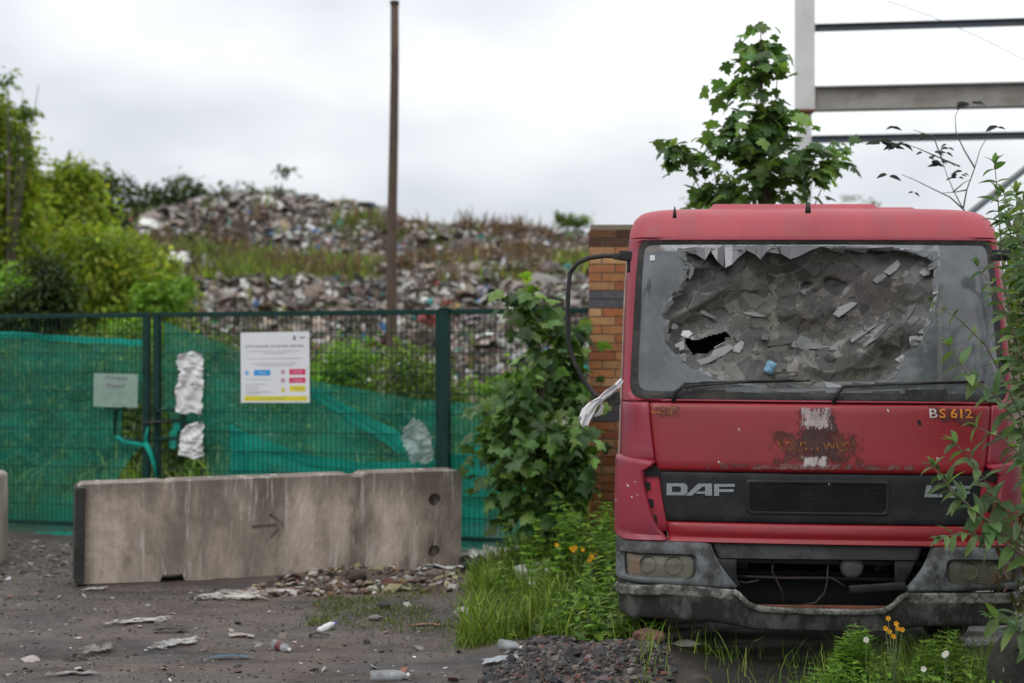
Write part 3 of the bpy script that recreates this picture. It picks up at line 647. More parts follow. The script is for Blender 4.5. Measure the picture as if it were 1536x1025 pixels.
Ap = [[(0, 0), (.24, 0), (.64, .74), (.64, 1), (.48, 1)], [(.64, .74), (.74, .74), (.74, 0), (1, 0), (1, 1), (.64, 1)], [(.38, .16), (.74, .16), (.74, .34), (.47, .34)]]
Fp = [[(0, 0), (.24, 0), (.24, 1), (0, 1)], [(.24, .76), (1, .76), (1, 1), (.24, 1)], [(.24, .34), (.94, .34), (.94, .56), (.24, .56)]]
letters(Dp, 1000, 743, 31, 18, M['logo'], 'badge_letter'); letters(Ap, 1028, 743.5, 40, 18, M['logo'], 'badge_letter'); letters(Fp, 1071, 744, 31, 18, M['logo'], 'badge_letter')
letters([[(0, 0), (.9, 0), (.9, .26), (.26, .26), (.36, 1), (.12, 1)]], 1386, 746, 30, 18, M['logo'], 'badge_letter'); letters(Fp, 1424, 747, 32, 18, M['logo'], 'badge_letter')
# grime and old lettering
def stain(name, quad, mat, off=.0185, n=14):
    q = [np.array(PP(*c)) for c in quad]; V = []; E = []
    for j in range(n + 1):
        for i in range(n + 1):
            u, v = i / n, j / n; p = (q[0] * (1 - u) + q[1] * u) * (1 - v) + (q[3] * (1 - u) + q[2] * u) * v; V.append(S(p[0], p[1], off)); d = min(u, 1 - u, v, 1 - v); E.append(.43 + .26 * min(1, d * 3.6) - (.3 if d == 0 else 0))
    Fc = [(j * (n + 1) + i, j * (n + 1) + i + 1, (j + 1) * (n + 1) + i + 1, (j + 1) * (n + 1) + i) for j in range(n) for i in range(n)]
    me = MB().add(V, Fc).mesh(); at_ = me.attributes.new('edge', 'FLOAT', 'POINT'); at_.data.foreach_set('value', E); return put(name, me, mat, TR, True)
stain('grime', [(1142, 643), (1306, 641), (1306, 702), (1142, 702)], decal('brown_grime', (.10, .028, .022), .60, 17, stretch=(1, 1, .7)))
stain('grime', [(1186, 606), (1262, 606), (1268, 700), (1184, 700)], decal('dark_brown_grime', (.055, .022, .022), .60, 15), .0195)
stain('glue_residue', [(1196, 609), (1252, 609), (1251, 646), (1196, 648)], decal('pale_residue', (.36, .30, .29), .58, 26, stretch=(1.6, 1, .6)), .0203)
stain('glue_residue', [(1196, 682), (1250, 682), (1248, 703), (1196, 703)], decal('pale_residue_flecks', (.42, .37, .36), .62, 34, stretch=(1.8, 1, .6)), .0211)
stain('grime', [(1384, 606), (1466, 607), (1470, 645), (1390, 640)], decal('smear', (.11, .03, .026), .62, 9), .0190)
stain('grime', [(972, 606), (1030, 606), (1030, 630), (985, 628)], decal('smear_dark', (.16, .05, .035), .64, 14), .0190)
stain('grime', [(990, 690), (1460, 696), (1460, 707), (990, 705)], decal('lower_edge_dust', (.16, .06, .06), .66, 22), .0190, 24)
skin_text('old_lettering', 'SOUTH WEST', 1166, 676, 14, 116, decal('worn_orange', (.42, .16, .02), .045, 34), TR, .0218, .0, .0006)
skin_text('fleet_letter', 'B', 1393, 627, 14, 12, M['pale'], TR, .0218, .012, .001)
skin_text('fleet_number', 'S 612', 1408, 627, 14, 49, M['orange'], TR, .0218, .012, .001)
skin_text('old_lettering', 'BEST', 978, 620, 10, 34, decal('worn_orange_two', (.5, .2, .04), .05, 50), TR, .0218, .0, .0006)
for x, y, r, m_ in ((1378, 634, 3.2, M['void']), (1331, 616, 1.6, M['pale']), (1108, 644, 1.5, M['pale']), (1078, 693, 1.4, M['pale']), (1405, 688, 1.8, M['pale']), (948, 728, 1.5, M['pale']), (953, 745, 1.1, M['pale']), (933, 750, 1, M['pale']), (957, 722, .9, M['pale']), (960, 742, .8, M['pale']), (1243, 726, 1.4, M['logo'])):
    L = np.array([PP(x + r * math.cos(a), y + r * 1.5 * math.sin(a + .5)) for a in np.linspace(0, 6.28, 8)[:-1]]); fill('paint_chip', L, m_, TR, .018 if 975 < x < 1480 and y < 705 else (.037 if x < 975 else .01), 2, .001)

# bumper ---------------------------------------------------------------------
for s in (-1, 1):
    f = (lambda q: q) if s < 0 else MI
    O = rrect([(-PE - .06, PP(980, 807)[1]), PP(1064, 814), PP(1106, 882), (-PE - .06, PP(980, 872)[1])], [.03, .012, .015, .03], 6, 14)
    cur = np.array(PP(1064, 814)); tip = np.array(PP(1106, 882))
    I = rrect([PP(934, 827), PP(1045, 833), PP(1044, 870), PP(936, 862)], [.012, .055, .055, .03], 6, 14)
    # sweep the inner-facing edge into a curve
    for k in range(len(O)):
        t = (O[k][1] - cur[1]) / (tip[1] - cur[1])
        if O[k][0] > PP(1058, 850)[0] and 0 < t < 1: O[k][0] -= .02 * math.sin(math.pi * t)
    Os = np.array([f(q) for q in O]); Is = np.array([f(q) for q in I])
    ring('bumper_corner', Os, Is, M['bump'], TR, .015, 7, .014, ([0, .08, .2, .85, 1], [-.03, -.01, 0, .004, -.03]))
    hl = empty('headlight', (0, 0, 0)); hl.parent = TR; TRh = hl
    cmid = Is.mean(0); Ib = cmid + (Is - cmid) * 1.03
    fill('housing', Ib, pmat('headlight_housing', (.30, .29, .26), .4, .15, 5, 0), hl, -.09, 4, .004)
    ring('rim', Ib, cmid + (Is - cmid) * .93, M['rubber'], hl, -.012, 2, .012)
    for q, r in ((PP(1010, 848), .050), (PP(970, 846), .046)):
        q = f(q); c = S(q[0], q[1], -.03); b = MB(); b.lathe([(r, .03), (r * .9, .0), (r * .6, -.025), (r * .22, -.04), (.012, -.04), (.012, 0), (0, .004)], 18, Matrix.Translation(c) @ Matrix.Rotation(R_(90), 4, 'X'))
        b.build('reflector', pmat('dull_reflector', (.42, .40, .33), .3, .2, 9, 0, metal=.7), hl, True)
    L = rrect([PP(937, 829), PP(956, 830), PP(958, 864), PP(940, 862)], .006, 4, 6) if s < 0 else rrect([PP(937, 829), PP(950, 830), PP(951, 864), PP(940, 862)], .006, 4, 6)
    fill('indicator_lens', np.array([f(q) for q in L]), pmat('orange_lens', (.65, .16, .03) if s < 0 else (.12, .06, .03), .3, .3, 20, .1), hl, -.026, 3, .004)
    ln = see_through('clouded_lens' + ('_b' if s > 0 else ''), (.30, .285, .21) if s < 0 else (.20, .20, .13), .5, .25, .15, 7, None, .3, .8, .07)
    for nd in ln.node_tree.nodes:
        if nd.type == 'BSDF_PRINCIPLED': nd.inputs['Coat Weight'].default_value = .8
    fill('lens', cmid + (Is - cmid) * .97, ln, hl, -.016, 5, .003, .008)
patch('bumper_strip', [((1069, 815), (1386, 818)), ((1078, 838), (1378, 841))], pmat('dark_grimy_strip', (.05, .054, .056), .7, .5, 4, .2, dirt=(.012, .012, .011), damt=.9, dscale=4, edge=(.42, .5)), TR, -.022, 30, 4, .02, .02, pz=False)
patch('bumper_bracket', [((1076, 840), (1104, 840)), ((1092, 868), (1104, 868)), ((1108, 882), (1110, 882))], M['black'], TR, -.03, 4, 5, .05, .004, pz=False)
patch('bumper_bracket', [((1345, 842), (1376, 842)), ((1346, 878), (1358, 878))], M['black'], TR, -.04, 4, 5, .05, .004, pz=False)
patch('bumper_trim', [((1274, 880), (1356, 874)), ((1276, 889), (1360, 884))], M['black'], TR, .01, 12, 2, .04, .006, pz=False)
# lower bumper with a scooped middle
top = [(930, 876), (1000, 878), (1060, 882), (1100, 886), (1110, 892), (1122, 905), (1135, 911), (1165, 914), (1228, 916), (1300, 917), (1325, 915), (1338, 907), (1348, 896), (1360, 891), (1400, 891), (1465, 891), (1530, 892)]
cols = []
zbt = PP(1228, 944)[1]
for (x, y) in top:
    q = PP(x, y)
    if x == 930: q = (-PE - .08, PP(980, 876)[1])
    if x == 1530: q = (PE + .08, PP(1500, 890)[1])
    zz = zbt + (PP(1228, 934)[1] - zbt) * float(sstep(90, 170, abs(x - 1228)))
    cols.append((q, (q[0], zz)))
patch('lower_bumper', cols, M['bumpdirty'], TR, .02, 10, 90, .04, .02, t=.014)
# pale dirty ledge on top of it
for seg in (top[:4], top[13:]):
    cl_ = []
    for (x, y) in seg:
        q = PP(x, y); q = (-PE - .06, q[1]) if x == 930 else ((PE + .06, PP(1500, 890)[1]) if x == 1530 else q); cl_.append(((q[0], q[1] + .002), (q[0], q[1] - .045)))
    patch('bumper_ledge', cl_, M['lichen'], TR, .024, 4, 20, .06, .006, offv=None, t=.012)
o = patch('scoop_edge', [((q[0][0], q[0][1] + .006), (q[0][0], q[0][1] - .010)) for q in cols[3:14]], M['lichen'], TR, .032, 2, 24, .1, .004, t=.02)
# inside the opening
b = MB()
for z, y, h in ((.70, .16, .03), (.655, .2, .02), (.60, .17, .025), (.50, .24, .02)): b.box((0, y, z), (1.3, .05, h))
b.build('cross_rails', M['black'], TR, bevel=.004)
b = MB(); b.box((0, .75, .62), (1.5, .04, .75)); b.box((0, .5, 1.1), (2.0, .8, .06)); b.build('radiator', M['void'], TR)
b = MB(); q0, q1 = S(*PP(1125, 911), -.03), S(*PP(1335, 913), -.03); b.bar(q0, q1, .04, .014); b.build('rusty_bar', M['rust'], TR)
c = S(*PP(1282, 854), -.10); b = MB(); b.lathe([(0, .03), (.045, .026), (.062, .012), (.066, 0), (.06, -.03), (0, -.05)], 18, Matrix.Translation(c) @ Matrix.Rotation(R_(90), 4, 'X')); b.build('fog_lamp', pmat('dull_lamp', (.10, .10, .095), .35, .2, 20, .2), TR, True)
for pts in ([(1162, 842), (1160, 860), (1166, 872), (1175, 890), (1176, 905)], [(1245, 850), (1244, 875), (1240, 893), (1226, 908), (1205, 912)], [(1120, 868), (1180, 871), (1250, 870), (1272, 884)], [(1085, 872), (1120, 878), (1140, 874)]):
    b = MB(); b.tube([S(*PP(*q), -.08) for q in pts], .006, 6); b.build('loose_cable', M['steel'], TR, True)
# chassis, axle, wheels
b = MB()
for x in (-.4, .4): b.box((x, 2.2, .62), (.08, 3.6, .22))
b.box((0, 1.25, .42), (1.7, .12, .13)); b.build('chassis', M['steel'], TR, bevel=.01)
b = MB(); b.box((0, 1.3, .42), (1.5, 1.9, .2)); b.build('underbody_blocker', M['void'], TR, bevel=.03)  # plain black box added to block view and light under the cab
b = MB(); b.box((0, 3.9, .98), (2.2, 3.7, .14)); b.build('load_bed_blocker', M['steel'], TR, bevel=.02)  # unseen bed added behind the cab to darken the ground below
b = MB(); b.add([(-.14, .5, .34), (.30, .5, .34), (.34, .9, .40), (-.16, .9, .40), (-.02, .55, .12), (.22, .55, .12), (.22, .9, .10), (-.02, .9, .10)], [(0, 1, 5, 4), (1, 2, 6, 5), (2, 3, 7, 6), (3, 0, 4, 7), (4, 5, 6, 7), (0, 3, 2, 1)])
b.build('engine_sump', pmat('oily_grey_metal', (.045, .05, .052), .5, .3, 8, .2), TR, bevel=.02)
for s in (-1, 1):
    w = empty('wheel', (s * .93, 1.25, .42)); w.parent = TR
    Mx = Matrix.Rotation(R_(90), 4, 'Y')
    MB().lathe([(.26, -.11), (.36, -.12), (.41, -.10), (.425, -.06), (.418, -.02), (.418, .02), (.425, .06), (.41, .10), (.36, .12), (.26, .11)], 32, Mx).build('tyre', M['rubber'], w, True)
    MB().lathe([(.0, -.02), (.1, -.03), (.2, .0), (.25, .09), (.265, .11), (.265, -.11), (.24, -.08), (0, -.06)], 24, Mx).build('rim', M['steel'], w, True)
    patch('wheel_arch', [((s * (PE + .55), 1.0), (s * (PE + 1.2), 1.0)), ((s * (PE + .4), .85), (s * (PE + 1.4), .85)), ((s * (PE + .02), .75), (s * (PE + .45), .5)), ((s * (PE + .02), .45), (s * (PE + .4), .35))], M['bump'], TR, .0, 6, 6, .03, .004)

# mirror arms
b = MB(); arm = [(940, 384), (905, 384), (884, 387), (866, 395), (855, 410), (852, 440), (852, 490), (853, 516), (862, 545), (875, 570), (890, 590), (902, 598), (916, 600)]
Ya = at(940, 384, 7.95); pts = [at(x, y, 7.97) for x, y in arm]
loc = [TI @ p for p in pts]; b.tube(loc, [.014] + [.0135] * (len(loc) - 2) + [.014], 10); b.build('mirror_arm', M['rubber'], TR, True)
b = MB(); b.box(TI @ at(938, 384, 7.99), (.075, .07, .055), Matrix.Rotation(.1, 3, 'Y')); b.box(TI @ at(926, 385, 7.98), (.05, .05, .035)); b.box(TI @ at(943, 400, 8.0), (.02, .05, .07)); b.build('mirror_bracket', M['rubber'], TR, bevel=.012)
b = MB(); b.box(TI @ at(921, 598, 7.98), (.07, .06, .075), Matrix.Rotation(-.1, 3, 'Y')); b.box(TI @ at(905, 598, 7.975), (.05, .04, .035)); b.build('mirror_bracket', M['rubber'], TR, bevel=.012)
b = MB(); b.tube([TI @ at(1497, 383, 7.8), TI @ at(1530, 383, 7.72), TI @ at(1580, 380, 7.66), TI @ at(1610, 395, 7.62), TI @ at(1615, 520, 7.62), TI @ at(1560, 610, 7.7)], .012, 8); b.build('mirror_arm', M['rubber'], TR, True)
b = MB(); b.box(TI @ at(1500, 383, 7.82), (.1, .06, .06)); b.build('mirror_bracket', M['rubber'], TR, bevel=.012)
# aerials
b = MB(); p = S(-.10, 2.5, .0); q = TI @ at(1212, 312, 8.1); b.tube([q + Vector((0, 0, -.03)), q + Vector((0, 0, .03))], [.018, .012], 8); b.tube([q, q + Vector((-.02, .0, .1)), q + Vector((-.045, .0, .30))], [.006, .0035, .0018], 6); b.build('aerial', M['rubber'], TR, True)
b = MB(); q = TI @ at(1012, 322, 8.15); b.tube([q + Vector((0, 0, -.02)), q + Vector((0, 0, .015)), q + Vector((.0, .0, .045))], [.013, .009, .003], 6); b.build('aerial', M['rubber'], TR, True)

# white rag tied to the lower mirror bracket
rag = empty('rag', at(903, 596, 7.9), label='torn white rag knotted round the lower mirror bracket of the lorry', cat='rag'); b = MB(); rl = Vector(rag.location)
def strip(pts, wid, seed, th=.004):
    V = []; n = len(pts)
    for i, (x, y, Y, w) in enumerate(pts):
        c = at(x, y, Y) - rl; nx_ = pts[min(i + 1, n - 1)]; pv = pts[max(i - 1, 0)]; d = at(nx_[0], nx_[1], nx_[2]) - at(pv[0], pv[1], pv[2]); d.normalize(); s_ = d.cross(Vector((0, 1, .15))).normalized()
        for k in range(5): t = k / 4 - .5; V.append(c + s_ * w * t + Vector((0, .012 * math.sin(k * 2.4 + i * 1.3 + seed), 0)))
    return V, [(i * 5 + k, i * 5 + k + 1, (i + 1) * 5 + k + 1, (i + 1) * 5 + k) for i in range(n - 1) for k in range(4)]
for pts in ([(933, 570, 7.99, .02), (925, 580, 7.95, .035), (912, 590, 7.93, .04), (900, 600, 7.9, .03), (889, 607, 7.9, .045), (880, 619, 7.9, .06), (873, 629, 7.9, .05), (868, 626, 7.9, .01)], [(902, 598, 7.89, .02), (892, 606, 7.88, .04), (882, 622, 7.88, .05), (876, 636, 7.88, .045), (874, 640, 7.88, .01)], [(899, 600, 7.9, .012), (903, 610, 7.9, .018), (900, 620, 7.9, .02), (892, 624, 7.9, .012), (890, 615, 7.9, .01)]):
    V, Fc = strip(pts, 0, len(pts)); b.add(V, Fc)
o = b.build('cloth', M['cloth'], rag, True); thick(o, .006)
# ------------------------------------------------------------------ ground
def gh(x, y):
    x = np.asarray(x, float); y = np.asarray(y, float)
    near = 1 - sstep(16, 30, y)
    h = near * (.035 * fbm(x * .5, y * .5, 1) + .012 * fbm(x * 2.2, y * 2.2, 2, 3) + .012 * fbm(x * 7, y * 7, 5, 3))
    # shallow wheel ruts running across
    h -= .03 * near * np.exp(-((y - 8.55 - .05 * x) / .16) ** 2) * sstep(-.5, -2, x) * (1 + fbm(x * 1.2, y * 3, 8))
    # rubble bank in front of the barrier and the gravel heap by the lorry
    h += .10 * np.exp(-((x + 1.15) / .75) ** 2 - ((y - 11.05) / .28) ** 2)
    h += .16 * np.exp(-((x - .72) / .52) ** 2 - ((y - 7.75) / .35) ** 2) + .08 * np.exp(-((x - .2) / .5) ** 2 - ((y - 8.2) / .5) ** 2)
    return h
xs = np.concatenate([[-600, -250, -120, -60, -35, -22, -15, -11, -8.5, -7], np.arange(-6, 4.6, .035), [5.5, 7, 9, 12, 17, 25, 40, 70, 130, 260, 600]])
ys = np.concatenate([[-300, -100, -30, -8, 0, 3, 5, 6], np.arange(6.5, 13.5, .035), np.arange(13.6, 17, .25), [18, 20, 23, 27, 32, 40, 55, 80, 130, 250, 600, 1500]])
gx, gy = np.meshgrid(xs, ys); gz_ = gh(gx, gy)
V = np.stack([gx, gy, gz_], -1).reshape(-1, 3); nx = len(xs); idx = np.arange(len(V)).reshape(len(ys), nx)
Q = np.stack([idx[:-1, :-1], idx[:-1, 1:], idx[1:, 1:], idx[1:, :-1]], -1).reshape(-1, 4)
def N_sc(t, src):
    m_ = N(t, 'ShaderNodeMath', operation='MULTIPLY'); m_.inputs[1].default_value = .5; t.links.new(src, m_.inputs[0]); return m_.outputs[0]
def mudmat():
    m = bpy.data.materials.new('mud'); m.use_nodes = True; t = m.node_tree; b = t.nodes['Principled BSDF']; tc = N(t, 'ShaderNodeTexCoord')
    def noise(sc, det=6, ro=.6, st=(1, 1, 1), loc=(0, 0, 0)):
        mp = N(t, 'ShaderNodeMapping'); mp.inputs['Scale'].default_value = st; mp.inputs['Location'].default_value = loc; t.links.new(tc.outputs['Object'], mp.inputs[0])
        n = N(t, 'ShaderNodeTexNoise'); n.inputs['Scale'].default_value = sc; n.inputs['Detail'].default_value = det; n.inputs['Roughness'].default_value = ro; t.links.new(mp.outputs[0], n.inputs[0]); return n.outputs['Fac']
    def ramp(src, stops):
        r = N(t, 'ShaderNodeValToRGB'); t.links.new(src, r.inputs[0]); e = r.color_ramp.elements
        while len(e) < len(stops): e.new(.5)
        for k, (p, c) in enumerate(stops): e[k].position = p; e[k].color = (*c, 1) if len(c) == 3 else c
        return r.outputs[0]
    def mix(f, a, c):
        x = N(t, 'ShaderNodeMixRGB'); t.links.new(f, x.inputs[0])
        for i, q in ((1, a), (2, c)):
            if isinstance(q, tuple): x.inputs[i].default_value = (*q, 1)
            else: t.links.new(q, x.inputs[i])
        return x.outputs[0]
    base = ramp(noise(3.5, 8, .7, (.7, 1.3, 1)), [(.30, (.028, .023, .021)), (.5, (.074, .055, .046)), (.70, (.130, .098, .080))])
    base = mix(ramp(noise(.8, 4, .6, (.6, 1.6, 1), (3.7, 1.2, 0)), [(.5, (0, 0, 0)), (.68, (.65, .65, .65))]), base, (.125, .078, .052))
    base = mix(ramp(noise(1.3, 5, .65, (.5, 1.7, 1), (9.1, 5, 0)), [(.52, (0, 0, 0)), (.62, (.6, .6, .6))]), base, (.030, .031, .033))
    base = mix(ramp(noise(38, 3, .6), [(.60, (0, 0, 0)), (.70, (.45, .45, .45))]), base, (.16, .145, .13))
    base = mix(ramp(noise(60, 3, .6, (1, 1, 1), (4, 4, 4)), [(.60, (0, 0, 0)), (.68, (.6, .6, .6))]), base, (.02, .018, .017))
    # shade under the lorry, painted into the mud as a dark ellipse
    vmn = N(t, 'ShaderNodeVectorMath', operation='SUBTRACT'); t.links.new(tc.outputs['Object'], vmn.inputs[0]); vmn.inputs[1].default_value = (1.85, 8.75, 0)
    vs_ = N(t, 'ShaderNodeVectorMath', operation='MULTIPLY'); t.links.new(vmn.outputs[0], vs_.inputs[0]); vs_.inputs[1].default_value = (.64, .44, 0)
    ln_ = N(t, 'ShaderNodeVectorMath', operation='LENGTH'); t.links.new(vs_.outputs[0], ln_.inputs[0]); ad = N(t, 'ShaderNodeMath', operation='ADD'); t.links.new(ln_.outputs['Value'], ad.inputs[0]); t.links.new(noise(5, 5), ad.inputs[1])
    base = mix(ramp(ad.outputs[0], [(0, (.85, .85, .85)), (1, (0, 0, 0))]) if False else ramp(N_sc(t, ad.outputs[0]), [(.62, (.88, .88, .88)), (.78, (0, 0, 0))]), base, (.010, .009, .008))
    t.links.new(base, b.inputs['Base Color'])
    t.links.new(ramp(noise(1.6, 4, .6, (.5, 1.6, 1), (1, 8, 0)), [(.42, (.38, .38, .38)), (.6, (.85, .85, .85))]), b.inputs['Roughness'])
    bp = N(t, 'ShaderNodeBump'); bp.inputs['Strength'].default_value = .7; bp.inputs['Distance'].default_value = .03; t.links.new(noise(16, 8, .72), bp.inputs['Height'])
    bp2 = N(t, 'ShaderNodeBump'); bp2.inputs['Strength'].default_value = .5; bp2.inputs['Distance'].default_value = .01; t.links.new(noise(90, 4, .6), bp2.inputs['Height']); t.links.new(bp.outputs[0], bp2.inputs['Normal'])
    t.links.new(bp2.outputs[0], b.inputs['Normal']); return m
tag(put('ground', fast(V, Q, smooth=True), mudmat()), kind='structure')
def G(px, py, lift=0.0):
    d = gnd(px, py); return Vector((d.x, d.y, float(gh(d.x, d.y)) + lift))

# ------------------------------------------------------------------ hill of rubbish behind the fence
def hh(x, y):
    x = np.asarray(x, float); y = np.asarray(y, float)
    e1 = sstep(-11.5, -6.5, x + .0 * y) ; lf = sstep(-10, -6.2, x) * .93 + .07; lf = lf + (1 - lf) * sstep(31, 37, y) * sstep(-18, -12, x); tier = 3.3 * sstep(24.0, 29.5, y + .5 * fbm(x * .3, y * .3, 31)) * lf * (1 - .15 * sstep(0, 8, x))
    top = np.interp(x, [-40, -16, -13.5, -11.5, -9.5, -7, -5, -3.9, -3.2, -1.5, .5, 2.4, 8, 30], [1, 2.0, 4.4, 5.9, 6.65, 6.8, 6.5, 6.3, 5.95, 5.75, 5.5, 5.35, 5.1, 3])
    up = (top - 3.9) * sstep(34.5, 44, y) + .6 * sstep(29, 35, y)
    h = tier + up * sstep(22, 30, y)
    h = h + (sstep(24, 27, y)) * (.34 * fbm(x * .45, y * .45, 33, 4) + .20 * fbm(x * 1.6, y * 1.6, 36, 3)) * np.clip(h, 0, 1)
    return h - .25 * (1 - sstep(22, 24.5, y)) - 1.2 * sstep(46, 60, y)
xs = np.arange(-34, 22, .22); ys = np.concatenate([np.arange(22.5, 46, .22), [47, 49, 52, 56, 62, 70]])
gx, gy = np.meshgrid(xs, ys); V = np.stack([gx, gy, hh(gx, gy)], -1).reshape(-1, 3); nx = len(xs); idx = np.arange(len(V)).reshape(len(ys), nx)
Q = np.stack([idx[:-1, :-1], idx[:-1, 1:], idx[1:, 1:], idx[1:, :-1]], -1).reshape(-1, 4)
tag(put('hill', fast(V, Q, smooth=True), pmat('packed_waste_soil', (.095, .078, .06), .95, .4, 2.5, .6, 9, dirt=(.07, .08, .03), damt=.7, dscale=1.1)), kind='structure')
# rubbish: crumpled scraps, boards and lumps
def bandmask(x, y):   # 1 where green growth covers the waste (ledge), 0 where rubbish shows
    ledge = sstep(29.4, 30.8, y + 1.6 * fbm(x * .4, y * .4, 51)) * (1 - sstep(34.5, 38.0, y + 5.5 * fbm(x * .35, y * .2, 52)))
    right = sstep(-3.6, -2.8, x)
    patchy = sstep(.02, .25, fbm(x * .45, y * .3, 53))
    left = 1 - sstep(-11.6, -10.2, x + .8 * fbm(x, y, 54)) * 1.0
    left2 = (1 - sstep(-7.6, -6.6, x + .5 * fbm(x, y, 58))) * (1 - sstep(34, 36, y))
    return np.clip(np.maximum(np.maximum(ledge * (1 - right * .88), patchy * .9 * sstep(29, 31, y) * (1 - .85 * sstep(38, 41, y) * sstep(-4.5, -3.2, x))), np.maximum(left, left2)), 0, 1)
n = 105000; x = rng.uniform(-13, 7, n); y = 24 + 21.3 * rng.random(n) ** 1.15; k = rng.random(n) > bandmask(x, y) * .97
x, y = x[k], y[k]; n = len(x)
pal = [(.30, .27, .24), (.40, .38, .36), (.20, .17, .145), (.12, .095, .08), (.24, .19, .15), (.50, .48, .46), (.085, .075, .07), (.17, .15, .135), (.28, .23, .20), (.16, .11, .08), (.33, .27, .22)]
C = pick(pal, n, .2); r = rng.random(n)
for lo, c in ((.012, (.04, .16, .38)), (.022, (.03, .27, .24)), (.034, (.26, .05, .04)), (.040, (.34, .25, .06)), (.046, (.06, .2, .09)), (.10, (.62, .61, .60))):
    sel = r < lo; r = np.where(sel, 2, r); C[sel] = np.array(c) * rng.uniform(.7, 1.2, (sel.sum(), 1))
chipT = (np.array([[-.5, -.5, .0], [.1, -.55, .14], [.55, -.4, -.05], [-.45, .1, .16], [.05, .0, .3], [.5, .1, .12], [-.5, .5, -.04], [0, .55, .1], [.45, .5, .0]]), np.array([(0, 1, 4, 3), (1, 2, 5, 4), (3, 4, 7, 6), (4, 5, 8, 7)]))
blockT = (np.array([(a, b_, c) for a in (-.5, .5) for b_ in (-.4, .45) for c in (-.3, .3)]), np.array([(0, 1, 3, 2), (4, 6, 7, 5), (0, 4, 5, 1), (2, 3, 7, 6), (0, 2, 6, 4), (1, 5, 7, 3)]))
s = rng.lognormal(-2.5, .5, n); S3 = np.stack([s * rng.uniform(.6, 1.6, n), s * rng.uniform(.5, 1.3, n), s * rng.uniform(.3, 1.2, n)], 1)
pos = np.stack([x, y, hh(x, y) + .02 + rng.random(n) * .05], 1); Rm = rots(rng.uniform(0, 6.28, n), rng.normal(.35, .6, n), rng.normal(0, .6, n))
h_ = n * 9 // 10
bg_ = 520; xb = rng.uniform(-12, 6, bg_); yb = 24.5 + 20 * rng.random(bg_); kb = rng.random(bg_) > bandmask(xb, yb); xb, yb = xb[kb], yb[kb]; nb = len(xb); sb_ = rng.uniform(.25, .65, nb)
W = joinsc([scatter(chipT, np.stack([xb, yb, hh(xb, yb) + .04], 1), rots(rng.uniform(0, 6.28, nb), rng.normal(.4, .3, nb), rng.normal(0, .3, nb)), np.stack([sb_, sb_ * rng.uniform(.3, .8, nb), sb_ * .6], 1), pick(pal, nb, .3)), scatter(chipT, pos[:h_], Rm[:h_], S3[:h_], C[:h_]), scatter(blockT, pos[h_:], Rm[h_:], S3[h_:] * .8, C[h_:])])
tag(put('rubbish', fast(*W), CHIP), kind='stuff', label='heaped household rubbish and rubble covering the big mound', cat='rubbish')
# larger pieces one can pick out on the mound
for (px, py, Y, w, hgt, c, lb) in [(265, 388, 36, .55, .3, (.72, .70, .67), 'white bundle on the left edge of the upper mound'), (520, 452, 29.2, .7, .3, (.42, .33, .27), 'pinkish brown crumpled sheet on the crest of the front heap'), (535, 456, 29.0, .32, .16, (.06, .40, .38), 'small turquoise sheet on the crest of the front heap'),
        (487, 440, 29.5, .45, .35, (.48, .39, .24), 'buff sack sticking up on the front heap'), (835, 378, 43.5, .5, .3, (.08, .24, .46), 'blue sheet near the right end of the skyline'), (640, 478, 27.5, .35, .25, (.35, .10, .09), 'reddish lump low on the front heap'),
        (735, 432, 33, .28, .28, (.7, .7, .68), 'round white lump on the right slope'), (868, 452, 30, .65, .22, (.10, .27, .48), 'blue tarpaulin scrap beside the brick pillar'), (565, 442, 29.6, .9, .35, (.12, .115, .11), 'dark grey bundle on the front heap beside the pole')]:
    c0 = at(px, py, Y); T = blockT; V, Fc, Cc = scatter(chipT, rng.normal(size=(14, 3)) * np.array((w * .3, w * .2, hgt * .25)), rots(rng.uniform(0, 6.28, 14), rng.normal(.6, .5, 14), rng.normal(0, .5, 14)), np.full(14, w * .42), pick([c], 14, .1))
    o = put('rubbish_bundle', fast(V, Fc, Cc), CHIP); o.location = c0; tag(o, lb, 'rubbish')
# grass and weeds over the mound
def tufts(name, x, y, z, hgt, pal, w=.022, per=9, spread=.12, label=None, mat=None, cat='grass', bend=.5):
    n = len(x); X = np.repeat(x, per) + rng.normal(0, spread, n * per); Y = np.repeat(y, per) + rng.normal(0, spread, n * per); Z = np.repeat(z, per); H = np.repeat(hgt, per) * rng.uniform(.5, 1.2, n * per)
    yaw = rng.uniform(0, 6.28, n * per); Rm = rots(yaw, rng.normal(0, .28, n * per), rng.normal(0, .28, n * per))
    tint = np.repeat(np.exp(rng.normal(0, .16, n)), per)
    V, Fc, C = scatter(T_blade(w, bend), np.stack([X, Y, Z], 1), Rm, H, pick(PAL[pal] if isinstance(pal, str) else pal, n * per) * tint[:, None])
    return tag(put(name, fast(V, Fc, C), mat or BLADE), label, cat, None, 'stuff')
n = 26000; x = rng.uniform(-17, 8, n); y = rng.uniform(24.5, 45.5, n); k = rng.random(n) < bandmask(x, y) ** 1.3 * .9 + .012; x, y = x[k], y[k]
tufts('rough_grass', x, y, hh(x, y) - .03, rng.uniform(.18, .5, len(x)), PAL['olive'] + PAL['dry'][:2] + PAL['yg'][:3] + PAL['mid'][:2], .055, 7, .14, 'olive rough grass over the ledges of the mound', bend=.35)
n = 2600; x = rng.uniform(-12, 6, n); y = rng.uniform(31, 45, n); k = (fbm(x * .6, y * .5, 91) > .2) & (y < 42.5); x, y = x[k], y[k]
tufts('dry_weeds', x, y, hh(x, y) - .03, rng.uniform(.3, .7, len(x)), [(.14, .075, .05), (.17, .10, .06), (.11, .06, .045), (.15, .12, .06)], .05, 8, .16, 'reddish brown dry weeds scattered over the mound', bend=.3)
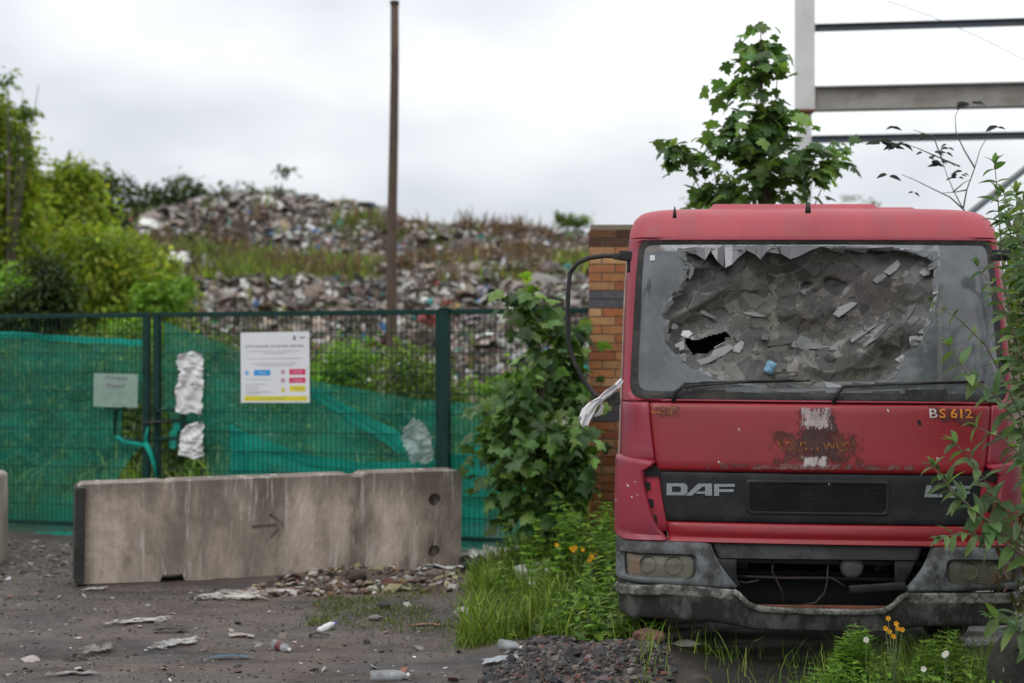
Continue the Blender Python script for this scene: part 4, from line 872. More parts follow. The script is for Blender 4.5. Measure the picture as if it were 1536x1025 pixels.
# bushes along the crest, each its own plant
for i, (px, py, Y, rx, ry, nn, pl, lb) in enumerate([
        (205, 292, 43, 34, 22, 500, 'dark', 'low dark bush leftmost on the crest of the mound'), (188, 264, 43, 8, 26, 90, 'dark', 'thin leaning dark sapling standing above the left crest'), (248, 287, 43.5, 30, 24, 480, 'dark', 'dark spiky bush second along the crest from the left'),
        (292, 286, 44, 30, 22, 460, 'dark', 'dark spiky bush on the crest right above the reddish rubbish'), (345, 292, 44, 24, 16, 260, 'dark', 'small dark weed clump on the crest left of the wispy sapling'), (390, 300, 44, 18, 20, 160, 'dark', 'small thin weed between the crest clumps'),
        (422, 274, 44, 13, 34, 190, 'dark', 'wispy grey-green sapling highest on the crest of the mound'), (555, 318, 43.5, 38, 14, 420, 'olive', 'olive weed hump on the crest left of the timber pole'), (622, 345, 43.5, 30, 12, 220, 'mid', 'low green weeds on the crest right of the timber pole'),
        (752, 350, 43.5, 14, 16, 60, 'olive', 'faint thin weed on the crest midway along the right slope')]):
    plant('bush' if i not in (1, 6) else 'sapling', lb, 'bush' if i not in (1, 6) else 'sapling', [(px, py, Y, rx, ry), (px + rx * .3, py + ry * .7, Y, rx * .8, ry * .7)], nn, .20, pl, T_rhomb(.55), base=(at(px, py, Y).x, Y, float(hh(at(px, py, Y).x, Y)) - .1), trunk=.03)
plant('tree', 'small round-topped tree on the far skyline beside the brick pillar', 'tree', [(848, 332, 46, 12, 10), (868, 334, 46, 16, 12), (878, 350, 46, 10, 12), (858, 345, 46, 10, 10)], 420, .2, 'mid', T_rhomb(.55), base=(at(866, 0, 46).x, 46, 4.6), trunk=.04, hole=.2)
plant('sapling', 'pale feathery sapling beyond the left end of the cab roof', 'sapling', [(1048, 300, 30, 26, 22), (1060, 320, 30, 22, 18)], 160, .13, 'olive', T_rhomb(.4), base=(at(1050, 0, 30).x, 30, 0), trunk=.02, hole=.1)
plant('sapling', 'pale feathery sapling far beyond the middle of the cab roof', 'sapling', [(1275, 305, 32, 16, 20), (1300, 312, 32, 18, 10)], 90, .12, 'olive', T_rhomb(.4), base=(at(1275, 0, 32).x, 32, 0), trunk=.015, hole=.1)

# trees and bushes at the left, behind the fence
plant('tree', 'tall bright green tree at the left edge of the photo', 'tree', [(0, 225, 24, 42, 55), (-40, 170, 24, 50, 60), (18, 290, 24, 30, 45), (-20, 330, 24, 85, 70), (-30, 420, 24, 80, 60), (25, 258, 24, 26, 22)], 9500, .14, 'yg', T_rhomb(.6), base=(at(-25, 0, 24).x, 24, 0), trunk=.13, clump=.2)
plant('tree', 'slender sapling with sparse top leaves rising over the left tree', 'tree', [(12, 125, 23.5, 10, 22, .5), (35, 135, 23.5, 9, 16, .5), (58, 128, 23.5, 8, 12, .5), (44, 170, 23.5, 8, 16, .5), (18, 170, 23.5, 16, 20, .6), (35, 230, 23.5, 12, 30, .6)], 260, .13, 'mid', T_rhomb(.55), base=(at(10, 0, 23.5).x, 23.5, 0), trunk=.04, hole=.05)
plant('tree', 'yellow-green tree behind the left gate leaf, left of the round dark bush', 'tree', [(108, 268, 28, 34, 34), (60, 290, 28, 36, 30), (88, 320, 28, 66, 50), (50, 380, 28, 90, 60), (120, 385, 28, 70, 60)], 9500, .16, 'yg', T_rhomb(.6), base=(at(90, 0, 28).x, 28, 0), trunk=.10)
plant('bush', 'round dark olive bush at the left foot of the mound', 'bush', [(142, 300, 33, 34, 44), (150, 340, 33, 36, 40), (130, 380, 33, 40, 40)], 4200, .18, 'dark', T_rhomb(.6), base=(at(145, 0, 33).x, 33, 0), trunk=.08)
plant('bush', 'yellowish scrub covering the left shoulder of the mound', 'bush', [(120, 400, 25, 70, 55), (175, 395, 25, 40, 45), (60, 430, 25, 70, 50), (170, 450, 25, 60, 50), (215, 440, 25, 36, 36), (130, 520, 25, 100, 70)], 10500, .13, 'yg', T_rhomb(.6), base=(at(140, 0, 25).x, 25, 0), trunk=.06)
plant('bush', 'pale yellow-green scrub between the left scrub and the front heap', 'bush', [(215, 410, 26, 46, 40), (250, 440, 26, 40, 24), (190, 370, 27, 30, 30), (225, 480, 25, 60, 40)], 5200, .12, 'yg', T_rhomb(.6), base=(at(220, 0, 26).x, 26, 0), trunk=.04)
plant('bush', 'fresh green clump on the slope left of the front heap', 'bush', [(235, 452, 24, 34, 22), (260, 432, 25, 26, 14)], 1500, .12, 'fresh', T_rhomb(.6), base=(at(240, 0, 24).x, 24, 0), trunk=.03)
plant('bush', 'near-black evergreen shrub showing over the left gate leaf', 'bush', [(68, 432, 17.5, 36, 52), (45, 470, 17.5, 60, 36), (88, 455, 17.5, 30, 36), (0, 475, 17.5, 30, 24)], 4200, .09, 'dark', T_rhomb(.6), base=(at(60, 0, 17.5).x, 17.5, 0), trunk=.06)
plant('bush', 'bright leafy shrub at the far left edge beside the evergreen', 'bush', [(5, 440, 18.5, 34, 36), (-30, 450, 18.5, 40, 60)], 1500, .11, 'fresh', T_rhomb(.6), base=(at(-5, 0, 18.5).x, 18.5, 0), trunk=.04)
for i, (bl, nn, pl, lb) in enumerate([
        ([(20, 590, 17, 90, 90), (-60, 620, 17, 90, 110), (60, 690, 17, 100, 70)], 6500, 'mid', 'green bush behind the left end of the netting'),
        ([(150, 560, 17.5, 80, 60), (150, 650, 17.5, 90, 90), (100, 740, 17.5, 100, 50)], 6500, 'mid', 'wide green bush behind the netted gate leaf with the old sign'),
        ([(205, 505, 19, 60, 26), (230, 560, 19, 50, 50), (230, 680, 19, 60, 80)], 4200, 'fresh', 'yellow-green growth behind the gate posts'),
        ([(300, 540, 17.5, 70, 45), (300, 620, 17.5, 80, 80), (330, 720, 17.5, 90, 60)], 6000, 'mid', 'bush behind the two white rags on the gate'),
        ([(520, 545, 17, 52, 45), (505, 590, 17, 60, 40), (540, 640, 17, 70, 50)], 3600, 'fresh', 'bright leafy bush left of the timber pole foot'),
        ([(615, 560, 16.5, 45, 40), (640, 600, 16.5, 50, 40), (600, 640, 16.5, 70, 50)], 3400, 'mid', 'darker leafy bush right of the timber pole foot'),
        ([(455, 575, 18, 40, 30), (430, 620, 18, 60, 50)], 1700, 'fresh', 'bright low growth just right of the white notice'),
        ([(745, 590, 17, 60, 26), (720, 640, 17, 70, 40), (800, 600, 17, 60, 60)], 2600, 'fresh', 'bright nettles behind the netting right of the fence post'),
        ([(450, 720, 16, 130, 60), (620, 720, 16, 130, 60)], 3200, 'dark', 'dark undergrowth behind the barrier and netting')]):
    plant('bush', lb, 'bush', bl, nn, .085, pl, T_rhomb(.6), base=(at(bl[0][0], 0, bl[0][2]).x, bl[0][2], 0), trunk=.03, hole=.15)
n = 5000; x = rng.uniform(-13, 6, n); y = rng.uniform(15, 24, n)
tufts('undergrowth', x, y, np.zeros(n), rng.uniform(.3, .8, n), PAL['grass'] + PAL['mid'], .035, 8, .15, 'tall grass between the fence and the mound')

# timber pole
Yp = 21.0; b = MB(); a0 = at(587, 640, Yp); a1 = at(591.5, 3, Yp); a0 = a0 + (a0 - a1).normalized() * 1.6
pts = [a0 + (a1 - a0) * t + Vector((.012 * math.sin(t * 9), 0, 0)) for t in np.linspace(0, 1, 9)]
pl_ = empty('timber_pole', (a0.x, Yp, 0), label='tall dark timber pole standing behind the fence', cat='pole'); off_ = Vector(pl_.location)
b.tube([p - off_ for p in pts], list(np.linspace(.092, .060, 9)), 10); b.build('shaft', M['wood'], pl_, True)
b = MB(); b.tube([pts[-1] - off_ + Vector((0, 0, -.05)), pts[-1] - off_ + Vector((0, 0, .01))], .07, 10); b.build('cap', M['steel'], pl_)

# ------------------------------------------------------------------ fence
P0 = Vector((-5.18, 14.4, 0)); P1 = Vector((.69, 12.6, 0)); FD = (P1 - P0).normalized(); FN = Vector((FD.y, -FD.x, 0))   # FN points to the camera
if FN.y > 0: FN = -FN
def FS(px):   # distance along the fence for a photo column
    k = (px - 768) / F; return (P0.x - k * P0.y) / (k * FD.y - FD.x)
def FP(px, py, o=0.0):
    s = FS(px); q = P0 + FD * s; z = CH - (py - 540) / F * q.y; q = q + FN * o; return Vector((q.x, q.y, z))
FZ = 2.19
def leaf_panel(name, pa, pb, label, cat, frame=(1, 1, 1, 1), w=.05, wl=None, group=None, topz=FZ):
    sa, sb = FS(pa), FS(pb); base = P0 + FD * sa; ang = math.atan2(FD.y, FD.x); L = sb - sa
    o = empty(name, (base.x, base.y, 0), (0, 0, ang), label, cat, group)
    # frame members
    if frame[0]: MB().box((w / 2, 0, topz / 2 + .04), (w * 1.05, w, topz - .08)).build('upright', M['green'], o, bevel=.004)
    if frame[1]: MB().box((L - w / 2, 0, topz / 2 + .04), (w * 1.05, w, topz - .08)).build('upright', M['green'], o, bevel=.004)
    MB().box((L / 2, 0, topz - .022), (L, w * .9, .046)).build('top_rail', M['green'], o, bevel=.004)
    MB().box((L / 2, 0, .10), (L, w * .7, .04)).build('bottom_rail', M['green'], o, bevel=.004)
    b = MB(); n = int(L / .05)
    for i in range(1, n): b.box((i * L / n, .004, topz / 2 + .04), (.0052, .0052, topz - .14))
    for k in range(1, 11):
        z = .1 + k * (topz - .12) / 11
        for d in (-.005, .011): b.box((L / 2, d, z), (L - .02, .006, .007))
    b.build('wire_mesh', M['green'], o); return o
g1 = leaf_panel('gate_leaf', -190, 224, 'left green mesh gate leaf hung with netting and an old sign', 'gate', w=.06)
g2 = leaf_panel('gate_leaf', 232, 664, 'middle green mesh gate leaf carrying the white notice', 'gate', w=.06)
g3 = leaf_panel('mesh_fence', 672, 905, 'green mesh fence panel between the post and the brick pillar', 'fence', (0, 1, 1, 1))
bp_ = P0 + FD * FS(668); o = empty('fence_post', (bp_.x, bp_.y, 0), (0, 0, math.atan2(FD.y, FD.x)), 'square green fence post at the right end of the middle gate leaf', 'post')
MB().box((0, 0, FZ / 2), (.085, .085, FZ)).build('shaft', M['green'], o, bevel=.006); MB().box((0, 0, FZ + .006), (.1, .1, .012)).build('cap', M['green'], o)
# bolt box on the middle leaf
Ls = FS(232)
def loc2(px, py, o_=0): q = FP(px, py) ; return ((FS(px) - Ls), -o_, q.z)
b = MB()
for (a, c, w) in (((234, 633), (280, 630), .035), ((234, 657), (280, 657), .03), ((232, 616), (280, 615), .03), ((277, 612), (277, 662), .05), ((236, 612), (236, 662), .03)):
    b.bar(loc2(*a, .035), loc2(*c, .035), .03, w)
b.bar(loc2(278, 633, .035), loc2(278, 640, .035), .03, .05); b.build('bolt_housing', M['green'], g2, bevel=.003)
b = MB(); b.tube([loc2(218, 634, .06), loc2(262, 632, .06)], .012, 8); b.build('slide_bolt', M['steel'], g2, True)
Ls = FS(-190); b = MB(); b.tube([loc2(190, 612, .03), loc2(176, 614, .03), loc2(175, 650, .03), loc2(180, 660, .03), loc2(214, 662, .03)], .016, 8); b.build('handle_loop', M['green'], g1, True)

# netting ---------------------------------------------------------------------
def net(name, rows, off, mat, label, nu=70, nv=44, wob=.05, seed=0, folds=1.0, drop=0.0, ragged=.02):
    L = np.array([r[0] for r in rows], float); R = np.array([r[1] for r in rows], float); m = len(rows); V = []
    for j in range(nv + 1):
        q = j / nv * (m - 1); i = min(int(q), m - 2); f = q - i; a = L[i] * (1 - f) + L[i + 1] * f; c = R[i] * (1 - f) + R[i + 1] * f
        for k in range(nu + 1):
            u = k / nu; p = a * (1 - u) + c * u
            w = wob * (float(fbm(u * 5 + seed, j / nv * 3, seed)) + folds * .5 * math.sin(u * 9 + 5 * j / nv + seed) * (1 - .5 * u))
            w += .018 * folds * abs(float(vn(u * 30 + 6 * j / nv, j / nv * 9, seed + 3)))
            e = ragged * float(vn(u * 26, seed, 3)) * 155 * (1 if j in (0, nv) else .3)
            V.append(FP(p[0] + (ragged * float(vn(j * .7, 4, seed)) * 155 if k in (0, nu) else 0), p[1] + e, off + w))
    idx = np.arange((nu + 1) * (nv + 1)).reshape(nv + 1, nu + 1); Q = np.stack([idx[:-1, :-1], idx[:-1, 1:], idx[1:, 1:], idx[1:, :-1]], -1).reshape(-1, 4)
    V = np.array([v[:] for v in V]); o = put(name, fast(V, Q, smooth=True), mat)
    return tag(o, label, 'netting')
net('debris_netting', [((-190, 486), (222, 512)), ((-190, 500), (214, 530)), ((-190, 560), (212, 562)), ((-190, 600), (210, 604)), ((-190, 612), (176, 614)), ((-190, 655), (176, 654)), ((-190, 664), (212, 664)), ((-190, 690), (190, 692)), ((-190, 730), (166, 730)), ((-190, 770), (140, 768)), ((-190, 800), (112, 802))], -.07, M['net'], 'large torn green netting stretched over the left gate leaf', seed=1, wob=.075)
net('debris_netting', [((52, 798), (112, 798)), ((66, 812), (98, 812)), ((78, 838), (84, 838))], -.02, M['netb'], 'ragged point of green netting hanging below the left gate leaf', 12, 8, .02, 2)
net('debris_netting', [((-190, 487), (224, 510)), ((-190, 496), (224, 519))], -.035, M['netb'], 'bright rolled hem of netting along the top of the left gate leaf', 90, 4, .02, 8)
col_ = [((240, 482), (240, 610)), ((268, 492), (262, 640)), ((300, 505), (305, 690)), ((330, 516), (345, 806)), ((365, 532), (365, 812)), ((470, 572), (470, 812)), ((560, 588), (560, 815)), ((640, 600), (640, 818)), ((725, 606), (725, 822)), ((760, 609), (757, 826)), ((800, 610), (800, 822))]
net('debris_netting', col_, -.07, M['net'], 'green netting sagging across the middle gate leaf and fence panel', 60, 60, .065, 4)
col_ = [((343, 634), (346, 815)), ((352, 642), (356, 815)), ((400, 662), (400, 815)), ((460, 683), (460, 815)), ((540, 694), (540, 818)), ((600, 694), (600, 820)), ((660, 689), (660, 822)), ((727, 668), (724, 826))]
net('debris_netting', col_, -.045, M['netb'], 'brighter second layer of netting draped low behind the barrier', 50, 50, .035, 6)
net('debris_netting', [((345, 640), (343, 815)), ((353, 646), (362, 815)), ((362, 652), (372, 815))], -.03, M['netb'], 'folded upright edge of the low bright netting', 20, 8, .02, 9)
net('debris_netting', [((446, 586), (470, 582)), ((500, 618), (524, 612)), ((560, 655), (590, 645)), ((610, 690), (640, 680))], -.05, M['netb'], 'slanting fold of bright netting running down to the plastic bag', 8, 40, .02, 5)
net('debris_netting', [((400, 664), (398, 678)), ((460, 684), (460, 700)), ((540, 694), (540, 712)), ((600, 694), (600, 712)), ((660, 688), (660, 704)), ((728, 668), (726, 684))], -.03, M['netb'], 'thick bright hem along the top of the low netting', 4, 60, .015, 7, ragged=.0)
b = MB(); b.tube([FP(178, 655, .04), FP(190, 663, .05), FP(212, 666, .06), FP(222, 668, .06)], [.022, .02, .022, .02], 8); b.tube([FP(222, 664, .05), FP(230, 680, .05), FP(236, 700, .05), FP(237, 716, .04)], [.03, .026, .018, .008], 8); b.tube([FP(222, 664, .05), FP(226, 640, .05)], [.02, .01], 8)
tag(b.build('twisted_netting', M['netb'], None, True), 'twisted bright strand of netting knotted round the gate posts', 'netting')

# notice board -----------------------------------------------------------------
ang = math.atan2(FD.y, FD.x)
def board(name, x0, y0, x1, y1, o_, mat, label, tilt=0, th=.006):
    a = FP(x0, y1, o_); s = FS(x1) - FS(x0); h = (y1 - y0) / F * a.y
    e = empty(name, a, (0, R_(tilt), ang), label, 'sign'); MB().box((s / 2, 0, h / 2), (s, th, h)).build('board', mat, e, bevel=.001); return e, s, h
def txt(name, e, st, x, z, h, mat, w=None, off=-.005, bold=.0):
    X, Z, Fc = textmesh(st, bold); k = (w / X.max()) if w else h
    V = [(x + X[i] * k, off, z + Z[i] * h) for i in range(len(X))]; return put(name, MB().add(V, Fc).mesh(), mat, e)
def rect(name, e, x0, z0, x1, z1, mat, off=-.0045): return put(name, MB().add([(x0, off, z0), (x1, off, z0), (x1, off, z1), (x0, off, z1)], [(0, 1, 2, 3)]).mesh(), mat, e)
e, w, h = board('notice', 365.5, 499, 468, 604, .05, M['sgn'], 'large white site notice with yellow foot, blue and crimson boxes', -.5)
def bx_(u0, v0, u1, v1, mat, nm, off=-.0045): return rect(nm, e, u0 * w, (1 - v1) * h, u1 * w, (1 - v0) * h, mat, off)
bx_(.05, .905, .965, .975, M['yellow'], 'yellow_strip'); bx_(.195, .535, .435, .615, M['blue'], 'blue_box'); bx_(.71, .525, .945, .605, M['magenta'], 'crimson_box'); bx_(.71, .645, .945, .72, M['magenta'], 'crimson_box'); bx_(.715, .76, .945, .84, M['yellow'], 'yellow_box')
txt('heading', e, 'SITE UNDER CLOSURE ORDER', .075 * w, (1 - .215) * h, .032 * h, M['ink'], .85 * w, bold=.012)
def lines(L, mat, nm):
    b = MB()
    for (u0, v, u1) in L:
        u = u0
        while u < u1:
            l = random.uniform(.02, .06); l = min(l, u1 - u)
            b.add([(u * w, -.005, (1 - v - .006) * h), ((u + l) * w, -.005, (1 - v - .006) * h), ((u + l) * w, -.005, (1 - v + .006) * h), (u * w, -.005, (1 - v + .006) * h)], [(0, 1, 2, 3)]); u += l + .012
    o = b.build(nm, mat, e); o['kind'] = 'stuff'; return o
lines([(.1, .27, .87), (.33, .30, .66), (.09, .375, .9), (.17, .445, .83), (.25, .475, .78), (.07, .67, .46), (.07, .74, .37), (.07, .775, .26), (.07, .81, .24), (.07, .845, .48), (.07, .87, .30)], M['inkl'], 'small_print')
txt('box_text', e, 'WARNING', .255 * w, (1 - .59) * h, .025 * h, M['sgn'], .12 * w, -.0052)
for v in (.575, .695): txt('box_text', e, 'DANGER', .76 * w, (1 - v) * h, .02 * h, M['sgn'], .14 * w, -.0052)
txt('box_text', e, 'CAUTION', .77 * w, (1 - .81) * h, .022 * h, M['ink'], .13 * w, -.0052); txt('strip_text', e, 'NO UNAUTHORISED ENTRY', .28 * w, (1 - .95) * h, .018 * h, M['ink'], .38 * w, -.0052)
def disc(u, v, r, mat, nm, n=16, off=-.005, r2=0):
    b = MB()
    if r2: b.add([(u * w + q * math.cos(k * 6.2832 / n), off, (1 - v) * h + q * math.sin(k * 6.2832 / n)) for q in (r2, r) for k in range(n)], [(k, (k + 1) % n, n + (k + 1) % n, n + k) for k in range(n)])
    else: b.add([(u * w + r * math.cos(k * 6.2832 / n), off, (1 - v) * h + r * math.sin(k * 6.2832 / n)) for k in range(n)], [tuple(range(n))])
    b.build(nm, mat, e)
disc(.09, .575, .021, M['blue'], 'round_symbol'); disc(.09, .575, .010, M['sgn'], 'symbol_figure', 6, -.0055)
for v in (.565, .685): disc(.62, v, .021, M['magenta'], 'round_symbol', 16, -.005, .015); disc(.62, v, .009, M['ink'], 'symbol_figure', 5, -.0055)
b = MB(); b.add([(.585 * w, -.005, (1 - .845) * h), (.655 * w, -.005, (1 - .845) * h), (.62 * w, -.005, (1 - .765) * h)], [(0, 1, 2)]); b.build('warning_triangle', M['yellow'], e); disc(.62, .815, .006, M['ink'], 'symbol_figure', 6, -.0055)
b = MB(); c_ = (.79 * w, (1 - .085) * h); b.add([(c_[0] - .014, -.005, c_[1] - .02), (c_[0] + .014, -.005, c_[1] - .02), (c_[0] + .014, -.005, c_[1] + .012), (c_[0], -.005, c_[1] + .022), (c_[0] - .014, -.005, c_[1] + .012)], [(0, 1, 2, 3, 4)]); b.build('crest', M['ink'], e)
lines([(.865, .075, .95), (.87, .09, .94)], M['ink'], 'crest_print')
e, w, h = board('old_sign', 142, 560, 208, 610, .02, M['sgn2'], 'faded white property sign behind the netting of the left gate leaf', .8)
txt('sign_text', e, 'Private', .27 * w, .82 * h, .12 * h, M['ink'], .48 * w, -.005, .02); txt('sign_text', e, 'Property', .30 * w, .54 * h, .17 * h, M['ink'], .42 * w, -.005, .03)
lines([(.08, .60, .5), (.55, .6, .8), (.1, .74, .84), (.25, .88, .75)], M['ink'], 'small_print')

# rags on the wires ------------------------------------------------------------
def rag_on(name, prof, label, mat, o_=.05, n=22, amp=.026, seed=0, cat='rag'):
    a = np.array(prof, float); V = []; rows = 44
    for j in range(rows + 1):
        q = j / rows * (len(a) - 1); i = min(int(q), len(a) - 2); f = q - i; r = a[i] * (1 - f) + a[i + 1] * f
        for k in range(n + 1):
            u = k / n; V.append(FP(r[1] + (r[2] - r[1]) * u + 3.5 * float(vn(j * .8, k > n / 2, seed)) * (2 * u - 1) ** 2, r[0] + 2 * math.sin(u * 7 + seed), o_ + amp * (math.sin(u * 11 + j * .25 + seed) * .35 + 1.2 * float(fbm(u * 3, j * .2, seed, 2)) + 1.6 * abs(float(vn(u * 5 + j * .22, j * .3 - u * 2, seed + 2))) + 1.2 * abs(float(vn(u * 9 - j * .3, j * .45, seed + 5))) + .3 * math.sin(math.pi * u)))[:])
    idx = np.arange((n + 1) * (rows + 1)).reshape(rows + 1, n + 1); Q = np.stack([idx[:-1, :-1], idx[:-1, 1:], idx[1:, 1:], idx[1:, :-1]], -1).reshape(-1, 4)
    return tag(put(name, fast(V, Q, smooth=True), mat), label, cat)
rag_on('rag', [(529, 276, 308), (537, 271, 311), (548, 271, 310), (555, 275, 309), (565, 272, 308), (578, 271, 311), (582, 269, 309), (600, 269, 309), (615, 268, 308), (620, 280, 307)], 'long crumpled white rag tied to the wires left of the notice', M['white'], seed=1)
rag_on('rag', [(634, 300, 309), (640, 282, 310), (655, 275, 310), (670, 273, 310), (684, 272, 310), (687, 285, 308)], 'shorter white rag hanging below the long one beside the gate bolt', M['white'], seed=4)
rag_on('carrier_bag', [(628, 622, 634), (636, 614, 640), (645, 608, 645), (655, 606, 649), (665, 610, 652), (676, 614, 653), (688, 618, 652), (695, 622, 648)], 'torn see-through white carrier bag caught on the wires near the fence post', M['bag'], .04, 12, .05, 9, 'bag')
rag_on('netting_scrap', [(634, 262, 278), (650, 258, 270), (672, 256, 266)], 'small green netting scrap beside the gate bolt', M['netb'], .02, 4, .02, 3, 'netting')

# ------------------------------------------------------------------ brick pillar
bpx = at(885, 540, 12.2); o = empty('brick_pillar', (bpx.x, 12.2, 0), (0, 0, R_(-2)), 'square brick gate pillar with grey bands behind the lorry cab', 'pillar')
PW, PD, PH, CO_ = .60, .45, 2.905, .075
MB().box((PW / 2, PD / 2 + .0, PH / 2 - .01), (PW - .012, PD - .012, PH - .01)).build('mortar', M['mortar'], o)
V, Fc, C = [], [], []; T = blockT[1]
def brick(x0, x1, y0, y1, z0, z1, c):
    b0 = len(V); j = rng.normal(0, .0012, 8)
    for xx in (x0, x1):
        for yy in (y0, y1):
            for zz in (z0, z1): V.append((xx, yy, zz)); C.append(c)
    for f in T: Fc.append([b0 + i for i in f])
nC = int(PH / CO_)
for k in range(nC):
    z0 = k * CO_ + .005; z1 = z0 + .065; zt = (z0 + z1) / 2; py = 540 - (zt - CH) / 12.2 * F
    grey = (436 < py < 462) or (600 < py < 630)
    tops = py < 376
    def colr_():
        if grey: return np.array((.105, .10, .115)) * rng.uniform(.85, 1.15)
        if tops: return np.array([(.10, .05, .03), (.13, .065, .035), (.085, .045, .03), (.17, .10, .055)][rng.integers(4)]) * rng.uniform(.8, 1.2)
        return np.array([(.42, .19, .08), (.34, .125, .055), (.40, .21, .10), (.46, .26, .13), (.28, .095, .05), (.38, .16, .07)][rng.integers(6)]) * rng.uniform(.85, 1.15)
    xe = [0, .102, .317, .532, PW] if k % 2 == 0 else [0, .217, .432, PW]
    for a, c in zip(xe[:-1], xe[1:]): brick(a + (.0 if a == 0 else .005), c - (0 if c == PW else .005), -.003 - rng.random() * .003, .1, z0, z1, colr_()); brick(a + .005, c - .005, PD - .1, PD + .003, z0, z1, colr_())
    ye = [.105, .345] if k % 2 == 0 else [.105, .225, .345]
    for a, c in zip(ye[:-1], ye[1:]): brick(-.003 - rng.random() * .003, .1, a + .005, c - .005, z0, z1, colr_()); brick(PW - .1, PW + .003, a + .005, c - .005, z0, z1, colr_())
put('brickwork', fast(np.array(V), np.array(Fc), np.array(C)), BRICK, o)
b = MB(); b.box((-.03, .1, CH + (540 - 498) / F * 12.2), (.07, .03, .03)); b.box((-.06, .1, CH + (540 - 506) / F * 12.2), (.03, .03, .08)); b.build('bracket', M['steel'], o)

# ------------------------------------------------------------------ concrete barriers
def concmat():
    m = pmat('stained_concrete', (.53, .44, .36), .9, .2, 5, .5, 34, dirt=(.10, .08, .062), damt=.7, dscale=2.2, stretch=(1, 1, .4), edge=(.42, .62)); t = m.node_tree; b = t.nodes['Principled BSDF']
    src = b.inputs['Base Color'].links[0].from_socket; tc = N(t, 'ShaderNodeTexCoord'); sp = N(t, 'ShaderNodeSeparateXYZ'); t.links.new(tc.outputs['Object'], sp.inputs[0])
    def noise(sc, st, loc=(0, 0, 0)):
        mp = N(t, 'ShaderNodeMapping'); mp.inputs['Scale'].default_value = st; mp.inputs['Location'].default_value = loc; t.links.new(tc.outputs['Object'], mp.inputs[0]); n = N(t, 'ShaderNodeTexNoise'); n.inputs['Scale'].default_value = sc; n.inputs['Detail'].default_value = 7; n.inputs['Roughness'].default_value = .65; t.links.new(mp.outputs[0], n.inputs[0]); return n.outputs['Fac']
    def ramp(s_, st):
        r = N(t, 'ShaderNodeValToRGB'); t.links.new(s_, r.inputs[0]); e = r.color_ramp.elements
        while len(e) < len(st): e.new(.5)
        for k, (p_, c) in enumerate(st): e[k].position = p_; e[k].color = (c, c, c, 1)
        return r.outputs[0]
    def mth(op, a, c):
        x = N(t, 'ShaderNodeMath', operation=op)
        for i, q in enumerate((a, c)):
            if isinstance(q, (int, float)): x.inputs[i].default_value = q
            else: t.links.new(q, x.inputs[i])
        return x.outputs[0]
    def mix(f, a, c):
        x = N(t, 'ShaderNodeMixRGB'); t.links.new(f, x.inputs[0]); t.links.new(a, x.inputs[1]); x.inputs[2].default_value = (*c, 1); return x.outputs[0]
    xn = mth('ADD', mth('MULTIPLY', sp.outputs['X'], 1 / 3.1), mth('MULTIPLY', mth('SUBTRACT', noise(2.6, (1, 1, .6)), .5), .16))
    band = ramp(xn, [(0, .75), (.05, .12), (.36, .45), (.45, .55), (.55, .05), (.66, .10), (.685, .85), (.73, .55), (.77, 0), (.84, .05), (.885, .85), (1, .6)])
    col = mix(mth('MULTIPLY', band, ramp(noise(7, (1, 1, .5), (3, 0, 1)), [(.3, .5), (.6, 1)])), src, (.082, .064, .05))
    zn = mth('ADD', sp.outputs['Z'], mth('MULTIPLY', mth('SUBTRACT', noise(3, (1.6, 1, .2), (8, 0, 0)), .5), .9))
    col = mix(mth('MULTIPLY', ramp(zn, [(.56, 0), (.80, .75)]), 1.0), col, (.12, .098, .078))
    col = mix(ramp(noise(4.5, (3.2, 1, .28), (1, 0, 5)), [(.56, 0), (.66, .8)]), col, (.52, .48, .43))
    col = mix(ramp(noise(26, (1, 1, 1)), [(.66, 0), (.72, .8)]), col, (.09, .08, .07))
    t.links.new(col, b.inputs['Base Color']); return m
CONC = concmat()
